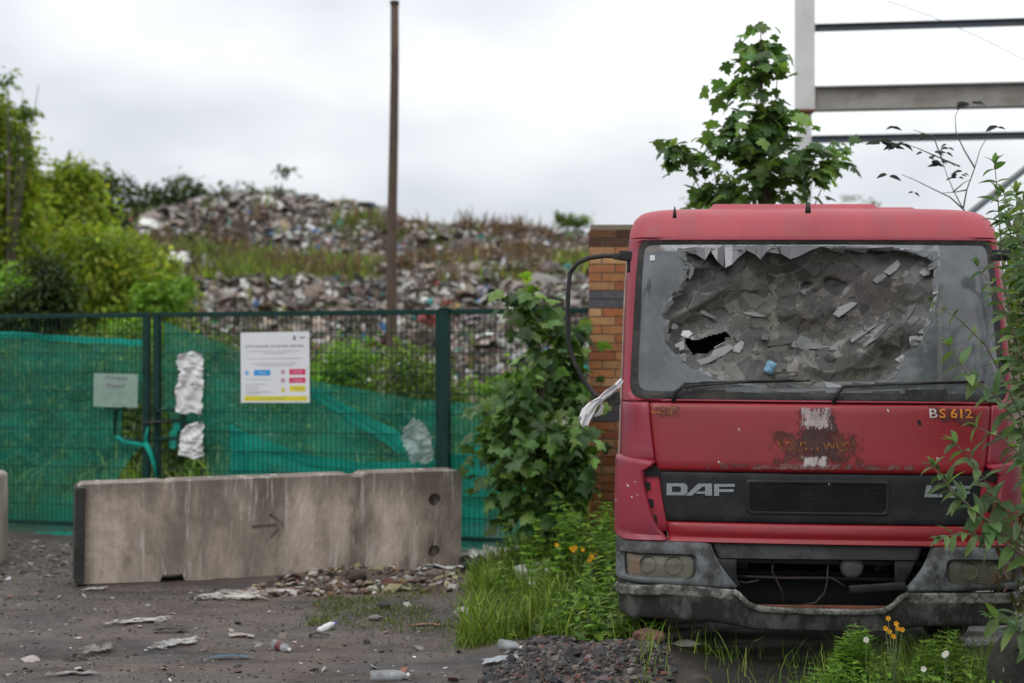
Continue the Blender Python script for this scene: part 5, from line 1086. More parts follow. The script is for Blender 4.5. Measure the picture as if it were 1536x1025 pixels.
def barrier(name, A, B, h, d, label, details=True):
    A = Vector(A); B = Vector(B); L = (B - A).to_2d().length; ang = math.atan2(B.y - A.y, B.x - A.x); tilt = math.atan2(B.z - A.z, L)
    o = empty(name, A, (0, -tilt, ang), label, 'barrier')
    # front outline with lifting slots below and worn top corners; depth carries the chamfer
    hl, hr = h
    bm = bmesh.new(); out_ = [(0, .0), (L * .205, 0), (L * .212, .05), (L * .26, .055), (L * .268, 0), (L * .675, 0), (L * .685, .05), (L * .735, .05), (L * .745, 0), (L, 0), (L, hr - .03), (L - .03, hr), (L * .74, hl + (hr - hl) * .74 + .006), (L * .722, hl + (hr - hl) * .72 - .022), (L * .70, hl + (hr - hl) * .7 - .02), (L * .69, hl + (hr - hl) * .69), (L * .235, hl + (hr - hl) * .235), (L * .22, hl + (hr - hl) * .22 - .012), (L * .2, hl + (hr - hl) * .2), (.035, hl), (0, hl - .03)]
    vs = [bm.verts.new((x, 0, z)) for x, z in out_]; f = bm.faces.new(vs); r = bmesh.ops.extrude_face_region(bm, geom=[f]); bmesh.ops.translate(bm, vec=(0, d, 0), verts=[v for v in r['geom'] if isinstance(v, bmesh.types.BMVert)])
    bmesh.ops.recalc_face_normals(bm, faces=bm.faces); me = bpy.data.meshes.new('m'); bm.to_mesh(me); bm.free()
    body = put('body', me, [M['concrete'], M['concrete_dark']], o)
    if details:
        mb = MB()
        for (u, z) in ((.925, .595), (.925, .17)): mb.tube([(L * u, -.05, z), (L * u, .09, z)], .052, 20)
        # cast arrow sunk in the face
        ax, az = L * .435, .40
        for a, c in (((ax, az), (ax + .235, az + .012)), ((ax + .14, az + .10), (ax + .245, az + .012)), ((ax + .245, az + .012), (ax + .15, az - .085))):
            mb.bar((a[0], 0, a[1]), (c[0], 0, c[1]), .036, .028)
        cut = mb.build('cutter', None, bevel=0); bm = bmesh.new(); bm.from_mesh(cut.data); bmesh.ops.recalc_face_normals(bm, faces=bm.faces); bm.to_mesh(cut.data); bm.free(); cut.parent = o; bpy.context.view_layer.update()
        m = body.modifiers.new('Boolean', 'BOOLEAN'); m.object = cut; m.solver = 'EXACT'; m.use_self = True; applied(body); bpy.data.objects.remove(cut)
    m = body.modifiers.new('Bevel', 'BEVEL'); m.width = .014; m.segments = 2; m.limit_method = 'ANGLE'; m.angle_limit = R_(30); applied(body)
    for p in body.data.polygons:
        if p.normal.x < -.8 and p.center.x < .02: p.material_index = 1
    return o, L
bar1, LB = barrier('concrete_barrier', at(113, 877, 10.78), at(691, 857, 11.75), (.755, .83), .38, 'long grey concrete barrier with a cast arrow in front of the gates')
A = at(-350, 850, 11.9); B = at(-9, 850, 12.0); barrier('concrete_barrier', (A.x, A.y, -.02), (B.x, B.y, -.02), (.8, .79), .4, 'second concrete barrier cut off by the left edge of the photo', False)
# dark box added over the left end of the long barrier
MB().box((.026, .17, .375), (.075, .43, .72)).build('dark_end_box', M['concrete_dark'], bar1, bevel=.012)
bar1.children[0].data.materials[0] = CONC

# ------------------------------------------------------------------ steel frame
fr = empty('steel_frame', (at(1207, 0, 17).x, 17, 0), label='white steel column with grey and blue-grey beams above the lorry', cat='steel frame'); fo = Vector(fr.location)
def L_(px, py, Y): return at(px, py, Y) - fo
x0 = at(1207, 0, 17).x - fo.x; zt = at(0, 166, 17).z
MB().box((x0, 0, (zt + 8.5) / 2), (.205, .2, 8.5 - zt)).build('column', M['whitesteel'], fr, bevel=.006)
MB().box((x0 - .0, .05, zt / 2 - .02), (.16, .12, zt - .04)).build('column', M['whitesteel'], fr, bevel=.006)
MB().box((x0, .0, zt - .015), (.21, .21, .028)).build('splice_plate', M['rust'], fr, bevel=.003)
k = 5.2
def beam(name, y0, y1, hgt, mat, kind, x_=1221):
    a = L_(x_, y0, 17); c = L_(1536, y1, 16.62); d = (c - a) / 1.0; c = a + d * 2.2
    b = MB()
    if kind == 'I':
        b.bar(a, c, .012, hgt - .034); b.bar(a + Vector((0, 0, hgt / 2 - .008)), c + Vector((0, 0, hgt / 2 - .008)), .16, .016); b.bar(a - Vector((0, 0, hgt / 2 - .008)), c - Vector((0, 0, hgt / 2 - .008)), .16, .016)
    else:
        b.bar(a, c, .008, hgt); b.bar(a + Vector((0, -.03, hgt / 2)), c + Vector((0, -.03, hgt / 2)), .07, .006); b.bar(a + Vector((0, -.03, -hgt / 2)), c + Vector((0, -.03, -hgt / 2)), .07, .006)
    b.build(name, mat, fr)
beam('purlin', 43, 34, .075, M['bluesteel'], 'C'); beam('main_beam', 149, 142.5, .285, M['galv'], 'I'); beam('purlin', 210, 204, .075, M['bluesteel'], 'C', 1217)
a, c = L_(1455, 322, 16.5), L_(1545, 250, 16.4); d = c - a; MB().bar(a - d * .8, c + d * 2, .1, .05).build('brace', M['bluesteel'], fr); MB().bar(a - d * .8 + Vector((0, -.03, .055)), c + d * 2 + Vector((0, -.03, .055)), .04, .02).build('brace', M['galv'], fr)
b = MB(); b.tube([at(1325 + 22 * i, 0 + 9.5 * i + .45 * i * (i - 10) * .6, 14) for i in range(11)], .0028, 5); tag(b.build('wire', M['steel'], None), 'thin sagging wire crossing the sky between the beams', 'wire')
# ------------------------------------------------------------------ maple shrub, maple sapling
plant('bush', 'big-leaved maple shrub growing between the fence and the brick pillar', 'bush', [(805, 470, 11.7, 28, 34, .8), (840, 520, 11.8, 34, 46), (800, 560, 11.6, 48, 60), (855, 600, 11.7, 34, 50), (780, 640, 11.5, 62, 56), (830, 690, 11.4, 52, 55), (770, 700, 11.4, 40, 46), (800, 750, 11.4, 48, 36), (745, 655, 11.5, 34, 34, .7), (860, 700, 11.4, 30, 50)], 1150, .13, 'maple', T_maple(), base=(at(820, 0, 11.6).x, 11.6, 0), trunk=.02, clump=.3, flat=.45, leafpitch=-.75, hole=.25)
plant('sapling', 'fresh yellow-green shoots topping the maple shrub by the fence', 'sapling', [(800, 425, 11.7, 12, 8), (790, 452, 11.7, 20, 14), (868, 480, 11.7, 14, 16, .6), (812, 500, 11.7, 22, 18, .6)], 46, .11, 'fresh', T_maple(), base=(at(803, 0, 11.7).x, 11.7, 0), trunk=.008, clump=.3, leafpitch=-.4, hole=.1)
plant('tree', 'young maple with a pointed crown rising behind the lorry roof', 'tree', [(1141, 48, 10.5, 12, 10, 2.2), (1140, 72, 10.5, 18, 14, 1.2), (1136, 95, 10.5, 28, 14, .8), (1168, 80, 10.5, 10, 8, .9), (1134, 118, 10.5, 34, 16, .55), (1134, 145, 10.5, 44, 18, .6), (1128, 170, 10.5, 52, 18, .7), (1150, 185, 10.5, 50, 18, .7), (1125, 208, 10.5, 72, 20, .8), (1060, 222, 10.5, 50, 12, .9), (1022, 222, 10.5, 22, 14, 1.3), (1140, 235, 10.5, 88, 22, .9), (1105, 262, 10.5, 84, 22, .8), (1180, 262, 10.5, 70, 22, .7), (1220, 250, 10.5, 36, 20, 1.0), (1252, 238, 10.5, 24, 18, 1.3), (1150, 290, 10.5, 105, 20, .8), (1075, 295, 10.5, 44, 16, .5)], 720, .118, 'maple', T_maple(), base=(at(1143, 0, 10.5).x, 10.5, 0), trunk=.020, clump=.5, flat=.4, leafpitch=-.6, hole=.1, per=5)

# ------------------------------------------------------------------ buddleia in front of the lorry's right corner
bb = Vector((at(1600, 0, 7.3).x, 7.3, 0)); bud = empty('bush', bb, label='buddleia with long grey-green leaves overhanging the right corner of the lorry', cat='bush')
lp, lr, ls, lc = [], [], [], []
sb = MB()
def leafdir(d, up=(0, 0, 1)):
    y = Vector(d).normalized(); x = y.cross(Vector(up));
    if x.length < .05: x = Vector((1, 0, 0))
    x.normalize(); z = x.cross(y); return np.array([[x.x, y.x, z.x], [x.y, y.y, z.y], [x.z, y.z, z.z]])
def bstem(pts, r0=.006, gap=.062, ll=.14, start=.15, pal='budd', wid=1.0, taper=.45):
    P = [at(*p) for p in pts]; 
    sb.tube([p - bb for p in P], list(np.linspace(r0, r0 * .3, len(P))), 6)
    seg = [(P[i + 1] - P[i]).length for i in range(len(P) - 1)]; Lt = sum(seg); s = Lt * start; k = 0
    while s < Lt:
        q = s; i = 0
        while i < len(seg) - 1 and q > seg[i]: q -= seg[i]; i += 1
        c = P[i] + (P[i + 1] - P[i]) * min(1, q / seg[i]); t = (P[i + 1] - P[i]).normalized()
        side = t.cross(Vector((0, -1, .25))).normalized(); up2 = side.cross(t).normalized()
        a = k * math.pi / 2 + random.uniform(-.5, .5); dv = side * math.cos(a) + up2 * math.sin(a)
        f = 1 - taper * (s / Lt)
        for sg in (1, -1):
            d = dv * sg * random.uniform(.75, 1.0) + t * random.uniform(.35, .9) + Vector((0, 0, -random.uniform(.1, .5)))
            lp.append((c - bb)[:]); lr.append(leafdir(d, (random.uniform(-.4, .4), random.uniform(-.7, .1), 1))); ls.append((ll * f * random.uniform(.7, 1.2) * wid, ll * f * random.uniform(.8, 1.2), ll * f)); lc.append(pick(PAL[pal], 1)[0])
        s += gap * random.uniform(.7, 1.2); k += 1
    for _ in range(4):
        d = (P[-1] - P[-2]).normalized() + Vector((random.uniform(-.6, .6), random.uniform(-.6, .6), random.uniform(-.2, .5)))
        lp.append((P[-1] - bb)[:]); lr.append(leafdir(d)); ls.append((ll * .4,) * 3); lc.append(pick(PAL['budd'], 1)[0] * 1.2)
for st in [
    ([(1590, 900, 7.2), (1545, 640, 7.1), (1505, 420, 7.2), (1497, 300, 7.2), (1492, 246, 7.2)], dict(start=.35, ll=.16)),
    ([(1600, 900, 7.2), (1550, 600, 7.2), (1530, 400, 7.3), (1524, 290, 7.3)], dict(start=.3, ll=.17)),
    ([(1590, 860, 6.9), (1530, 620, 6.9), (1480, 520, 6.9), (1440, 480, 6.85), (1398, 392 + 60, 6.85)], dict(start=.45, ll=.10, taper=.6)),
    ([(1585, 700, 7.0), (1530, 520, 7.0), (1490, 430, 7.0), (1466, 400, 7.0)], dict(start=.3)),
    ([(1590, 800, 6.9), (1530, 640, 6.9), (1490, 590, 6.85), (1450, 560, 6.8), (1424, 520, 6.8)], dict(start=.35, ll=.16)),
    ([(1590, 780, 6.8), (1540, 690, 6.8), (1500, 655, 6.8), (1462, 640, 6.8)], dict(start=.2, ll=.15)),
    ([(1590, 900, 6.8), (1535, 800, 6.8), (1495, 745, 6.75), (1455, 690, 6.7), (1432, 664, 6.7)], dict(start=.25, ll=.155)),
    ([(1570, 860, 6.8), (1500, 800, 6.75), (1455, 760, 6.7), (1420, 725, 6.7), (1408, 706, 6.7)], dict(start=.3, ll=.16)),
    ([(1560, 840, 6.8), (1480, 780, 6.7), (1430, 740, 6.65), (1400, 700, 6.65)], dict(start=.35, ll=.15)),
    ([(1560, 850, 6.8), (1500, 810, 6.7), (1445, 800, 6.65), (1412, 806, 6.6)], dict(start=.5, ll=.14)),
    ([(1600, 1000, 6.9), (1550, 960, 6.8), (1515, 940, 6.75), (1488, 925, 6.7)], dict(start=.3, ll=.17)),
    ([(1600, 980, 6.9), (1560, 930, 6.8), (1530, 920, 6.8), (1505, 930, 6.75)], dict(start=.3, ll=.16)),
    ([(1590, 700, 7.1), (1545, 480, 7.2), (1515, 350, 7.2), (1536, 300, 7.2)], dict(start=.3)),
    ([(1600, 640, 7.0), (1560, 460, 7.0), (1540, 380, 7.0), (1512, 330, 7.0)], dict(start=.2)),
]: bstem(st[0], **st[1])
for k in range(40):
    x = random.uniform(1528, 1640); y = random.uniform(330, 860); Y = random.uniform(7.0, 7.9) if x > 1545 else random.uniform(6.9, 7.5)
    if Y > 7.55 and x < 1550: Y = 7.3
    dx = random.uniform(-40, 30); dy = random.uniform(-95, -20)
    bstem([(x + 40, y + 90, Y), (x + 15, y + 30, Y), (x + dx * .6, y + dy * .6, Y - .03), (x + dx, y + dy, Y - .05)], r0=.005, ll=random.uniform(.10, .16), start=.1)
V, Fc, C = scatter(T_lance(.36), lp, np.array(lr), np.array(ls), np.array(lc)); put('foliage', fast(V, Fc, C), LEAF, bud)
sb.build('stem', pmat('reddish_green_stem', (.13, .10, .06), .7, .3, 20, .2), bud, True)
# withered brown leaves lower down
x = rng.uniform(1490, 1600, 120); y = rng.uniform(740, 900, 120); P = np.array([at(a, c, 7.2 + .2 * random.random())[:] for a, c in zip(x, y)]) - np.array(bb)
V, Fc, C = scatter(T_lance(.28), P, rots(rng.uniform(0, 6.28, 120), rng.normal(-1.1, .4, 120), rng.normal(0, .5, 120)), rng.uniform(.04, .09, 120), pick([(.12, .07, .05), (.09, .06, .04), (.16, .11, .07), (.07, .09, .03)], 120)); o = put('withered_leaves', fast(V, Fc, C), LEAF, bud)
# bushes behind it, beyond the lorry's right side
plant('bush', 'dense green bush filling the gap at the right of the lorry cab', 'bush', [(1560, 450, 9.0, 60, 90), (1600, 560, 9, 80, 120), (1590, 750, 8.9, 70, 120), (1590, 880, 8.6, 60, 60)], 3000, .08, 'mid', T_lance(.34), base=(at(1620, 0, 9).x, 9.0, 0), trunk=.03)
plant('bush', 'pale leafy sprigs behind the top right of the cab', 'bush', [(1510, 350, 9.6, 26, 34), (1536, 330, 9.6, 30, 60), (1560, 400, 9.6, 50, 60)], 420, .08, 'budd', T_lance(.34), base=(at(1560, 0, 9.6).x, 9.6, 0), trunk=.015, hole=.1)
# thin bare sapling with a few dark leaves
wb = Vector((at(1452, 0, 9.2).x, 9.2, 0)); wsap = empty('sapling', wb, label='bare wiry sapling with a few dark dead leaves against the sky', cat='sapling'); sb2 = MB()
TW = [[(1452, 420), (1447, 318), (1432, 290), (1420, 262), (1412, 236)], [(1445, 312), (1450, 285), (1462, 252), (1470, 225), (1486, 196)], [(1447, 316), (1425, 296), (1400, 284), (1372, 270), (1352, 262)], [(1462, 252), (1446, 225), (1434, 200), (1433, 175), (1440, 158)], [(1440, 250), (1405, 235), (1375, 222), (1352, 214)], [(1450, 285), (1435, 288), (1412, 290)], [(1415, 245), (1400, 205), (1370, 195)], [(1430, 288), (1445, 275), (1455, 270)]]
for t in TW: sb2.tube([at(x, y, 9.2) - wb for x, y in t], list(np.linspace(.0055, .0016, len(t))), 5)
sb2.build('stem', BARK, wsap, True); lp, lr, ls = [], [], []
def dl(x, y, n, spread, s, rr=1):
    for _ in range(n):
        lp.append((at(x + random.gauss(0, spread), y + random.gauss(0, spread * .5), 9.2) - wb)[:]); lr.append(leafdir((random.choice((-1, 1)) * random.uniform(.6, 1), random.uniform(-.4, .4), random.uniform(-.4, .15)), (0, -.8, .7))); ls.append(s * random.uniform(.7, 1.2))
for a in [(1457, 154, 5, 5, .08), (1345, 190, 2, 4, .07), (1325, 213, 4, 5, .08), (1348, 217, 6, 7, .08), (1392, 202, 3, 4, .06), (1332, 262, 2, 4, .07), (1495, 191, 3, 2, .06), (1372, 288, 2, 2, .04), (1521, 290, 2, 3, .06), (1405, 232, 7, 9, .055), (1412, 245, 8, 9, .06), (1438, 262, 6, 7, .05), (1422, 220, 4, 4, .05), (1430, 268, 4, 6, .04)]: dl(*a)
V, Fc, C = scatter(T_lance(.42), lp, np.array(lr), np.array(ls), pick([(.018, .02, .014), (.03, .032, .02), (.02, .018, .02)], len(lp))); put('leaves', fast(V, Fc, C), LEAF, wsap)

# ------------------------------------------------------------------ grass and weeds on the near ground
def poly_pts(n, poly):
    P = np.array([gnd(*q)[:2] for q in poly]); out_ = []; lo, hi_ = P.min(0), P.max(0)
    while len(out_) < n:
        q = rng.uniform(lo, hi_, (n * 3, 2)); m_ = inside(P, q[:, 0], q[:, 1]); out_ += list(q[m_])
    q = np.array(out_[:n]); return q[:, 0], q[:, 1]
x, y = poly_pts(2600, [(690, 985), (700, 900), (735, 850), (770, 815), (880, 790), (940, 800), (945, 960), (900, 985), (830, 960), (760, 975)])
tufts('grass', x, y, gh(x, y) - .01, rng.uniform(.07, .21, len(x)) * (.65 + .8 * (fbm(x * 3, y * 3, 77) > 0)), PAL['grass'] + PAL['mid'][:2], .03, 8, .05, 'fresh green grass between the barrier and the lorry', bend=.5)
x, y = poly_pts(420, [(800, 850), (860, 800), (880, 775), (945, 775), (945, 950), (860, 900)])
tufts('grass', x, y, gh(x, y) - .01, rng.uniform(.28, .55, len(x)), PAL['grass'] + PAL['mid'], .016, 8, .05, 'taller grass beside the left end of the bumper', bend=.3)
x, y = poly_pts(700, [(460, 945), (480, 890), (600, 880), (700, 900), (700, 955), (600, 950)])
k = fbm(x * 2.5, y * 2.5, 71) > .02; x, y = x[k], y[k]
tufts('moss_and_grass', x, y, gh(x, y) - .005, rng.uniform(.02, .05, len(x)), [(.10, .14, .03), (.13, .16, .05), (.08, .10, .03)], .10, 7, .05, 'thin low green growth on the mud before the rubble', bend=.5)
x, y = poly_pts(260, [(930, 1024), (940, 985), (1240, 985), (1470, 975), (1540, 1010), (1540, 1100), (930, 1100)])
tufts('grass', x, y, gh(x, y) - .01, rng.uniform(.06, .22, len(x)), PAL['grass'], .016, 4, .05, 'scattered grass blades under the front of the lorry', bend=.5)
x, y = poly_pts(700, [(1225, 1030), (1240, 1000), (1480, 985), (1560, 1000), (1560, 1150), (1225, 1150)])
tufts('grass', x, y, gh(x, y) - .01, rng.uniform(.10, .26, len(x)), PAL['grass'] + PAL['mid'], .014, 6, .04, 'green grass in front of the right half of the bumper', bend=.4)
# leafy weeds: one plant is a stem with whorls or pairs of leaves
def weed(px, pyb, hpx, kind, label, group, pal='mid', Y=None, n=1, spread=0, ll=.05, tilt=.12, name='weed'):
    """px, base row, height in photo pixels"""
    c = gnd(px, pyb) if Y is None else at(px, 540, Y); Y = c.y; z0 = float(gh(c.x, Y)); H = hpx / F * Y
    o = empty(name, (c.x, Y, z0), label=label, cat='weed', group=group); mb = MB(); lp, lr, ls = [], [], []
    for s in range(n):
        bx0, by0 = random.gauss(0, spread), random.gauss(0, spread); h = H * random.uniform(.7, 1.08); lean = Vector((random.gauss(0, tilt), random.gauss(0, tilt), 1))
        P = [Vector((bx0, by0, -.01)) + Vector((lean.x * t * t, lean.y * t * t, t)) * h for t in (0, .25, .5, .75, 1)]; mb.tube(P, [.0035, .003, .0026, .002, .001], 5)
        if kind == 'whorl': ts = np.arange(.12, 1.0, .026 / h); per = 5; an = .5
        elif kind == 'pair': ts = np.arange(.15, 1.0, .045 / h); per = 2; an = .15
        else: ts = np.arange(.1, 1.0, .05 / h); per = 3; an = .0
        for j, t in enumerate(ts):
            q = min(3, int(t * 4)); c_ = P[q] + (P[q + 1] - P[q]) * (t * 4 - q); 
            for k in range(per):
                a = 6.283 * k / per + j * 1.57 + random.uniform(-.4, .4); d = (math.cos(a), math.sin(a), an + random.uniform(-.2, .4)); l = ll * (1.15 - .7 * t) * random.uniform(.7, 1.2)
                lp.append(c_[:]); lr.append(leafdir(d)); ls.append((l * (.55 if kind == 'whorl' else 1), l, l))
    T = T_lance(.34 if kind == 'whorl' else .5) if kind != 'lobed' else T_maple()
    V, Fc, C = scatter(T, lp, np.array(lr), np.array(ls), pick(PAL[pal], len(lp))); put('foliage', fast(V, Fc, C), LEAF, o); mb.build('stem', pmat('weed_stem', (.09, .14, .04), .7, .2, 20, 0) if 'weed_stem' not in bpy.data.materials else bpy.data.materials['weed_stem'], o, True); return o
for i, (px, Y, top, kd, pl, n, sp, ll, lb) in enumerate([
        (1262, 7.25, 945, 'whorl', 'fresh', 6, .035, .085, 'leftmost bright spiky weed before the bumper'), (1292, 7.3, 948, 'whorl', 'fresh', 6, .035, .085, 'second bright spiky weed from the left before the bumper'), (1240, 7.1, 985, 'whorl', 'fresh', 6, .05, .075, 'low spiky weed at the left foot of the two tall ones'),
        (1322, 7.2, 968, 'lobed', 'mid', 4, .05, .055, 'lobed weed just left of the buttercup'), (1360, 7.15, 985, 'lobed', 'fresh', 5, .06, .05, 'pale lobed weed just right of the buttercup'), (1395, 7.3, 950, 'whorl', 'fresh', 6, .05, .075, 'dark spiky weed under the right headlight, left one'), (1440, 7.35, 950, 'whorl', 'mid', 5, .05, .075, 'dark spiky weed under the right headlight, right one'),
        (1415, 7.2, 975, 'pair', 'mid', 6, .06, .06, 'broad-leaved weed with a white flower below the right headlight'), (1450, 7.1, 990, 'pair', 'fresh', 5, .06, .075, 'broad-leaved weed left of the old tyre'), (1300, 7.05, 1000, 'pair', 'fresh', 6, .08, .07, 'low broad-leaved weed at the bottom edge under the spiky weeds'), (1380, 7.0, 1005, 'lobed', 'fresh', 6, .08, .065, 'low lobed weed at the bottom edge below the buttercup'), (1500, 7.0, 1003, 'whorl', 'fresh', 4, .05, .07, 'small spiky weed in front of the old tyre'),
        (1490, 6.95, 1012, 'pair', 'fresh', 5, .05, .05, 'low yellow-green weed at the foot of the old tyre'), (1205, 7.3, 990, 'whorl', 'fresh', 2, .03, .04, 'thin lone weed under the middle of the bumper')]):
    pyb = 540 + CH * F / Y; weed(px, pyb, pyb - top, kd, lb, None, pl, Y, n, sp, ll, .1)
WL = [(905, 9.6, 800, 'lobed', 'mid', 8, .10, .105), (925, 9.2, 790, 'pair', 'fresh', 9, .10, .105), (880, 10.2, 770, 'lobed', 'fresh', 8, .12, .105), (860, 10.8, 745, 'pair', 'fresh', 9, .14, .115), (905, 11.0, 745, 'pair', 'fresh', 9, .14, .105), (930, 10.2, 760, 'whorl', 'fresh', 8, .1, .095), (820, 11.0, 775, 'lobed', 'fresh', 8, .14, .105), (895, 8.9, 850, 'pair', 'fresh', 9, .10, .105), (922, 8.6, 860, 'pair', 'mid', 10, .10, .095), (870, 9.0, 880, 'pair', 'fresh', 8, .10, .095), (900, 8.3, 900, 'pair', 'fresh', 9, .10, .085), (855, 8.8, 915, 'lobed', 'fresh', 6, .08, .105), (925, 8.2, 905, 'lobed', 'mid', 8, .08, .085), (790, 10.4, 830, 'pair', 'fresh', 5, .10, .095), (940, 9.6, 780, 'pair', 'fresh', 8, .1, .105), (845, 12.0, 760, 'lobed', 'fresh', 8, .2, .115), (880, 8.4, 925, 'lobed', 'fresh', 5, .08, .095)]
for i, (px, Y, top, kd, pl, n, sp, ll) in enumerate(WL):
    pyb = 540 + CH * F / Y; nm = {'lobed': 'lobed', 'pair': 'broad-leaved', 'whorl': 'spiky'}[kd]
    where = ['under the left headlight', 'touching the left end of the bumper', 'behind the buttercups', 'at the foot of the maple shrub', 'at the foot of the brick pillar', 'beside the corner of the cab', 'left of the buttercups', 'right of the white plastic lid', 'hard against the lower bumper', 'behind the pale sack', 'in front of the left bumper end', 'left of the coltsfoot leaves', 'nearest the bumper underside', 'between the white sack and the plastic lid', 'pressed against the cab side', 'in the shade of the maple shrub', 'beside the gravel heap'][i]
    weed(px, pyb, pyb - top, kd, '%s green weed growing %s' % (nm, where), None, pl, Y, n, sp, ll, .16)
# big coltsfoot leaves on the gravel
def bigleaf(pts, label):
    c = G(*pts[0][:2]); o = empty('weed', c, label=label, cat='weed'); lp, lr, ls = [], [], []; mb = MB()
    for (px, py, s) in pts:
        q = G(px, py, .05) - c; lp.append(q[:]); lr.append(leafdir((random.uniform(-1, 1), random.uniform(-.6, .2), .1), (random.uniform(-.3, .3), -.6, .8))); ls.append(s * .85); mb.tube([Vector((q.x * .3, q.y * .3, 0)), q * .6 + Vector((0, 0, .03)), q], .003, 5)
    V, Fc, C = scatter(T_round(), lp, np.array(lr), np.array(ls), pick([(.15, .24, .07), (.12, .20, .05), (.10, .17, .05)], len(lp), .1)); put('foliage', fast(V, Fc, C), LEAF, o); mb.build('stem', M['wood'], o)
bigleaf([(865, 990, .15), (880, 975, .13), (895, 960, .12), (878, 1000, .10), (905, 968, .09)], 'cluster of big pale round leaves on the gravel heap')
bigleaf([(830, 950, .13), (815, 960, .10), (842, 942, .10), (800, 965, .08), (770, 958, .07)], 'pale round leaves left of the larger cluster on the gravel')
# buttercups
def flowers(px, pyb, heads, colr, label, Y, r=.016, petals=5, cat='flower'):
    c = at(px, 540, Y); z0 = float(gh(c.x, Y)); o = empty('flowering_weed', (c.x, Y, z0), label=label, cat=cat); base = Vector((c.x, Y, z0)); mb = MB()
    for (hx, hy) in heads:
        h = at(hx, hy, Y + random.uniform(-.03, .03)) - base; mb.tube([Vector((0, 0, 0)), Vector((h.x * .4, h.y * .5, h.z * .55)), h], [.003, .002, .0015], 5)
    mb.build('stem', bpy.data.materials['weed_stem'], o, True)
    for (hx, hy) in heads:
        h = at(hx, hy, Y + random.uniform(-.03, .03)) - base; lp, lr, ls = [], [], []
        for k in range(petals):
            a = 6.283 * k / petals; lp.append(h[:]); lr.append(leafdir((math.cos(a), -.35 + .2 * math.sin(a), math.sin(a) + .25), (0, -1, .4))); ls.append(r)
        V, Fc, C = scatter(T_round(), lp, np.array(lr), np.array(ls), pick([colr], len(lp), .05)); put('blossom', fast(V, Fc, C), LEAF, o)
flowers(1342, 0, [(1332, 928), (1328, 943), (1334, 948), (1346, 943), (1353, 945), (1340, 955), (1344, 936)], (.75, .36, .01), 'orange-yellow flower cluster before the right half of the bumper', 7.0, .014, cat='flower')
flowers(1300, 0, [(1299, 960)], (.75, .75, .72), 'single white flower left of the yellow cluster', 7.0); flowers(1420, 0, [(1419, 980), (1416, 983)], (.75, .75, .72), 'white flower below the right headlight', 7.0); flowers(1385, 0, [(1385, 1004)], (.75, .75, .72), 'white flower near the bottom edge right of the yellow cluster', 6.9); flowers(1506, 0, [(1503, 1004), (1508, 1005)], (.75, .75, .72), 'white flower in front of the old tyre', 6.9)
flowers(865, 0, [(857, 823), (863, 822), (874, 825), (835, 818), (860, 826)], (.75, .42, .01), 'yellow flower cluster in the grass left of the headlight', 9.9, .017, cat='flower'); flowers(886, 0, [(887, 834), (884, 841), (889, 837), (895, 830)], (.75, .42, .01), 'second yellow flower cluster nearest the left headlight', 9.5, .017, cat='flower')

# ------------------------------------------------------------------ rubble, gravel, litter
stT = (np.array([(-.5, -.35, -.1), (.45, -.45, -.15), (.55, .4, -.1), (-.4, .5, -.15), (-.35, -.25, .3), (.3, -.35, .4), (.35, .3, .28), (-.3, .3, .38)]), np.array([(0, 3, 2, 1), (4, 5, 6, 7), (0, 1, 5, 4), (1, 2, 6, 5), (2, 3, 7, 6), (3, 0, 4, 7)]))
def stones(name, x, y, s, pal, label, lift=.0, T=stT, mat=None, flat=.7):
    n = len(x); return tag(put(name, fast(*scatter(T, np.stack([x, y, gh(x, y) + lift * s], 1), rots(rng.uniform(0, 6.28, n), rng.normal(0, .35, n), rng.normal(0, .35, n)), np.stack([s, s * rng.uniform(.6, 1, n), s * rng.uniform(.3, .9, n) * flat], 1), pick(pal, n, .25))), mat or STONE), label, name, None, 'stuff')
GR = [(.05, .05, .052), (.075, .07, .07), (.03, .03, .032), (.10, .09, .085), (.13, .11, .10), (.06, .045, .04)]
x, y = poly_pts(7000, [(700, 1040), (770, 990), (830, 965), (900, 968), (960, 972), (1000, 1010), (1020, 1060), (710, 1060)])
stones('gravel', x, y, rng.lognormal(-4.0, .5, len(x)), GR + GR + [(.13, .06, .045), (.14, .12, .11)], 'dark gravel heap at the bottom edge beside the lorry', .15, flat=1.25)
x, y = poly_pts(1000, [(380, 885), (500, 865), (640, 862), (690, 872), (690, 890), (560, 895), (400, 900)])
stones('rubble', x, y, rng.lognormal(-3.6, .55, len(x)), [(.12, .09, .07), (.20, .15, .12), (.30, .27, .24), (.08, .06, .05), (.36, .33, .29), (.15, .08, .05), (.07, .05, .045), (.24, .21, .12)], 'stones and rubbish banked against the foot of the barrier', .2)
x, y = poly_pts(5200, [(-60, 1050), (-60, 800), (110, 815), (110, 880), (700, 890), (700, 1050)])
stones('pebbles', x, y, rng.lognormal(-4.55, .45, len(x)), [(.10, .09, .085), (.16, .14, .13), (.06, .055, .05), (.24, .21, .19), (.04, .035, .033), (.12, .09, .07)], 'small stones trodden into the mud', .1)
x, y = poly_pts(160, [(-60, 1050), (-60, 860), (110, 880), (700, 890), (700, 1050)])
stones('litter', x, y, rng.lognormal(-3.5, .4, len(x)), [(.4, .37, .34), (.3, .25, .22), (.16, .12, .1), (.5, .48, .46), (.26, .11, .07), (.05, .045, .04), (.22, .2, .18)], 'small scraps of litter scattered on the mud', .1, chipT, CHIP, .5)
x, y = poly_pts(420, [(-10, 812), (108, 812), (108, 868), (-10, 862)]); stones('rubble', x, y, rng.lognormal(-3.75, .5, len(x)), [(.10, .09, .085), (.14, .12, .11), (.07, .06, .055), (.2, .18, .16)], 'grey broken stones between the two barriers', .1)

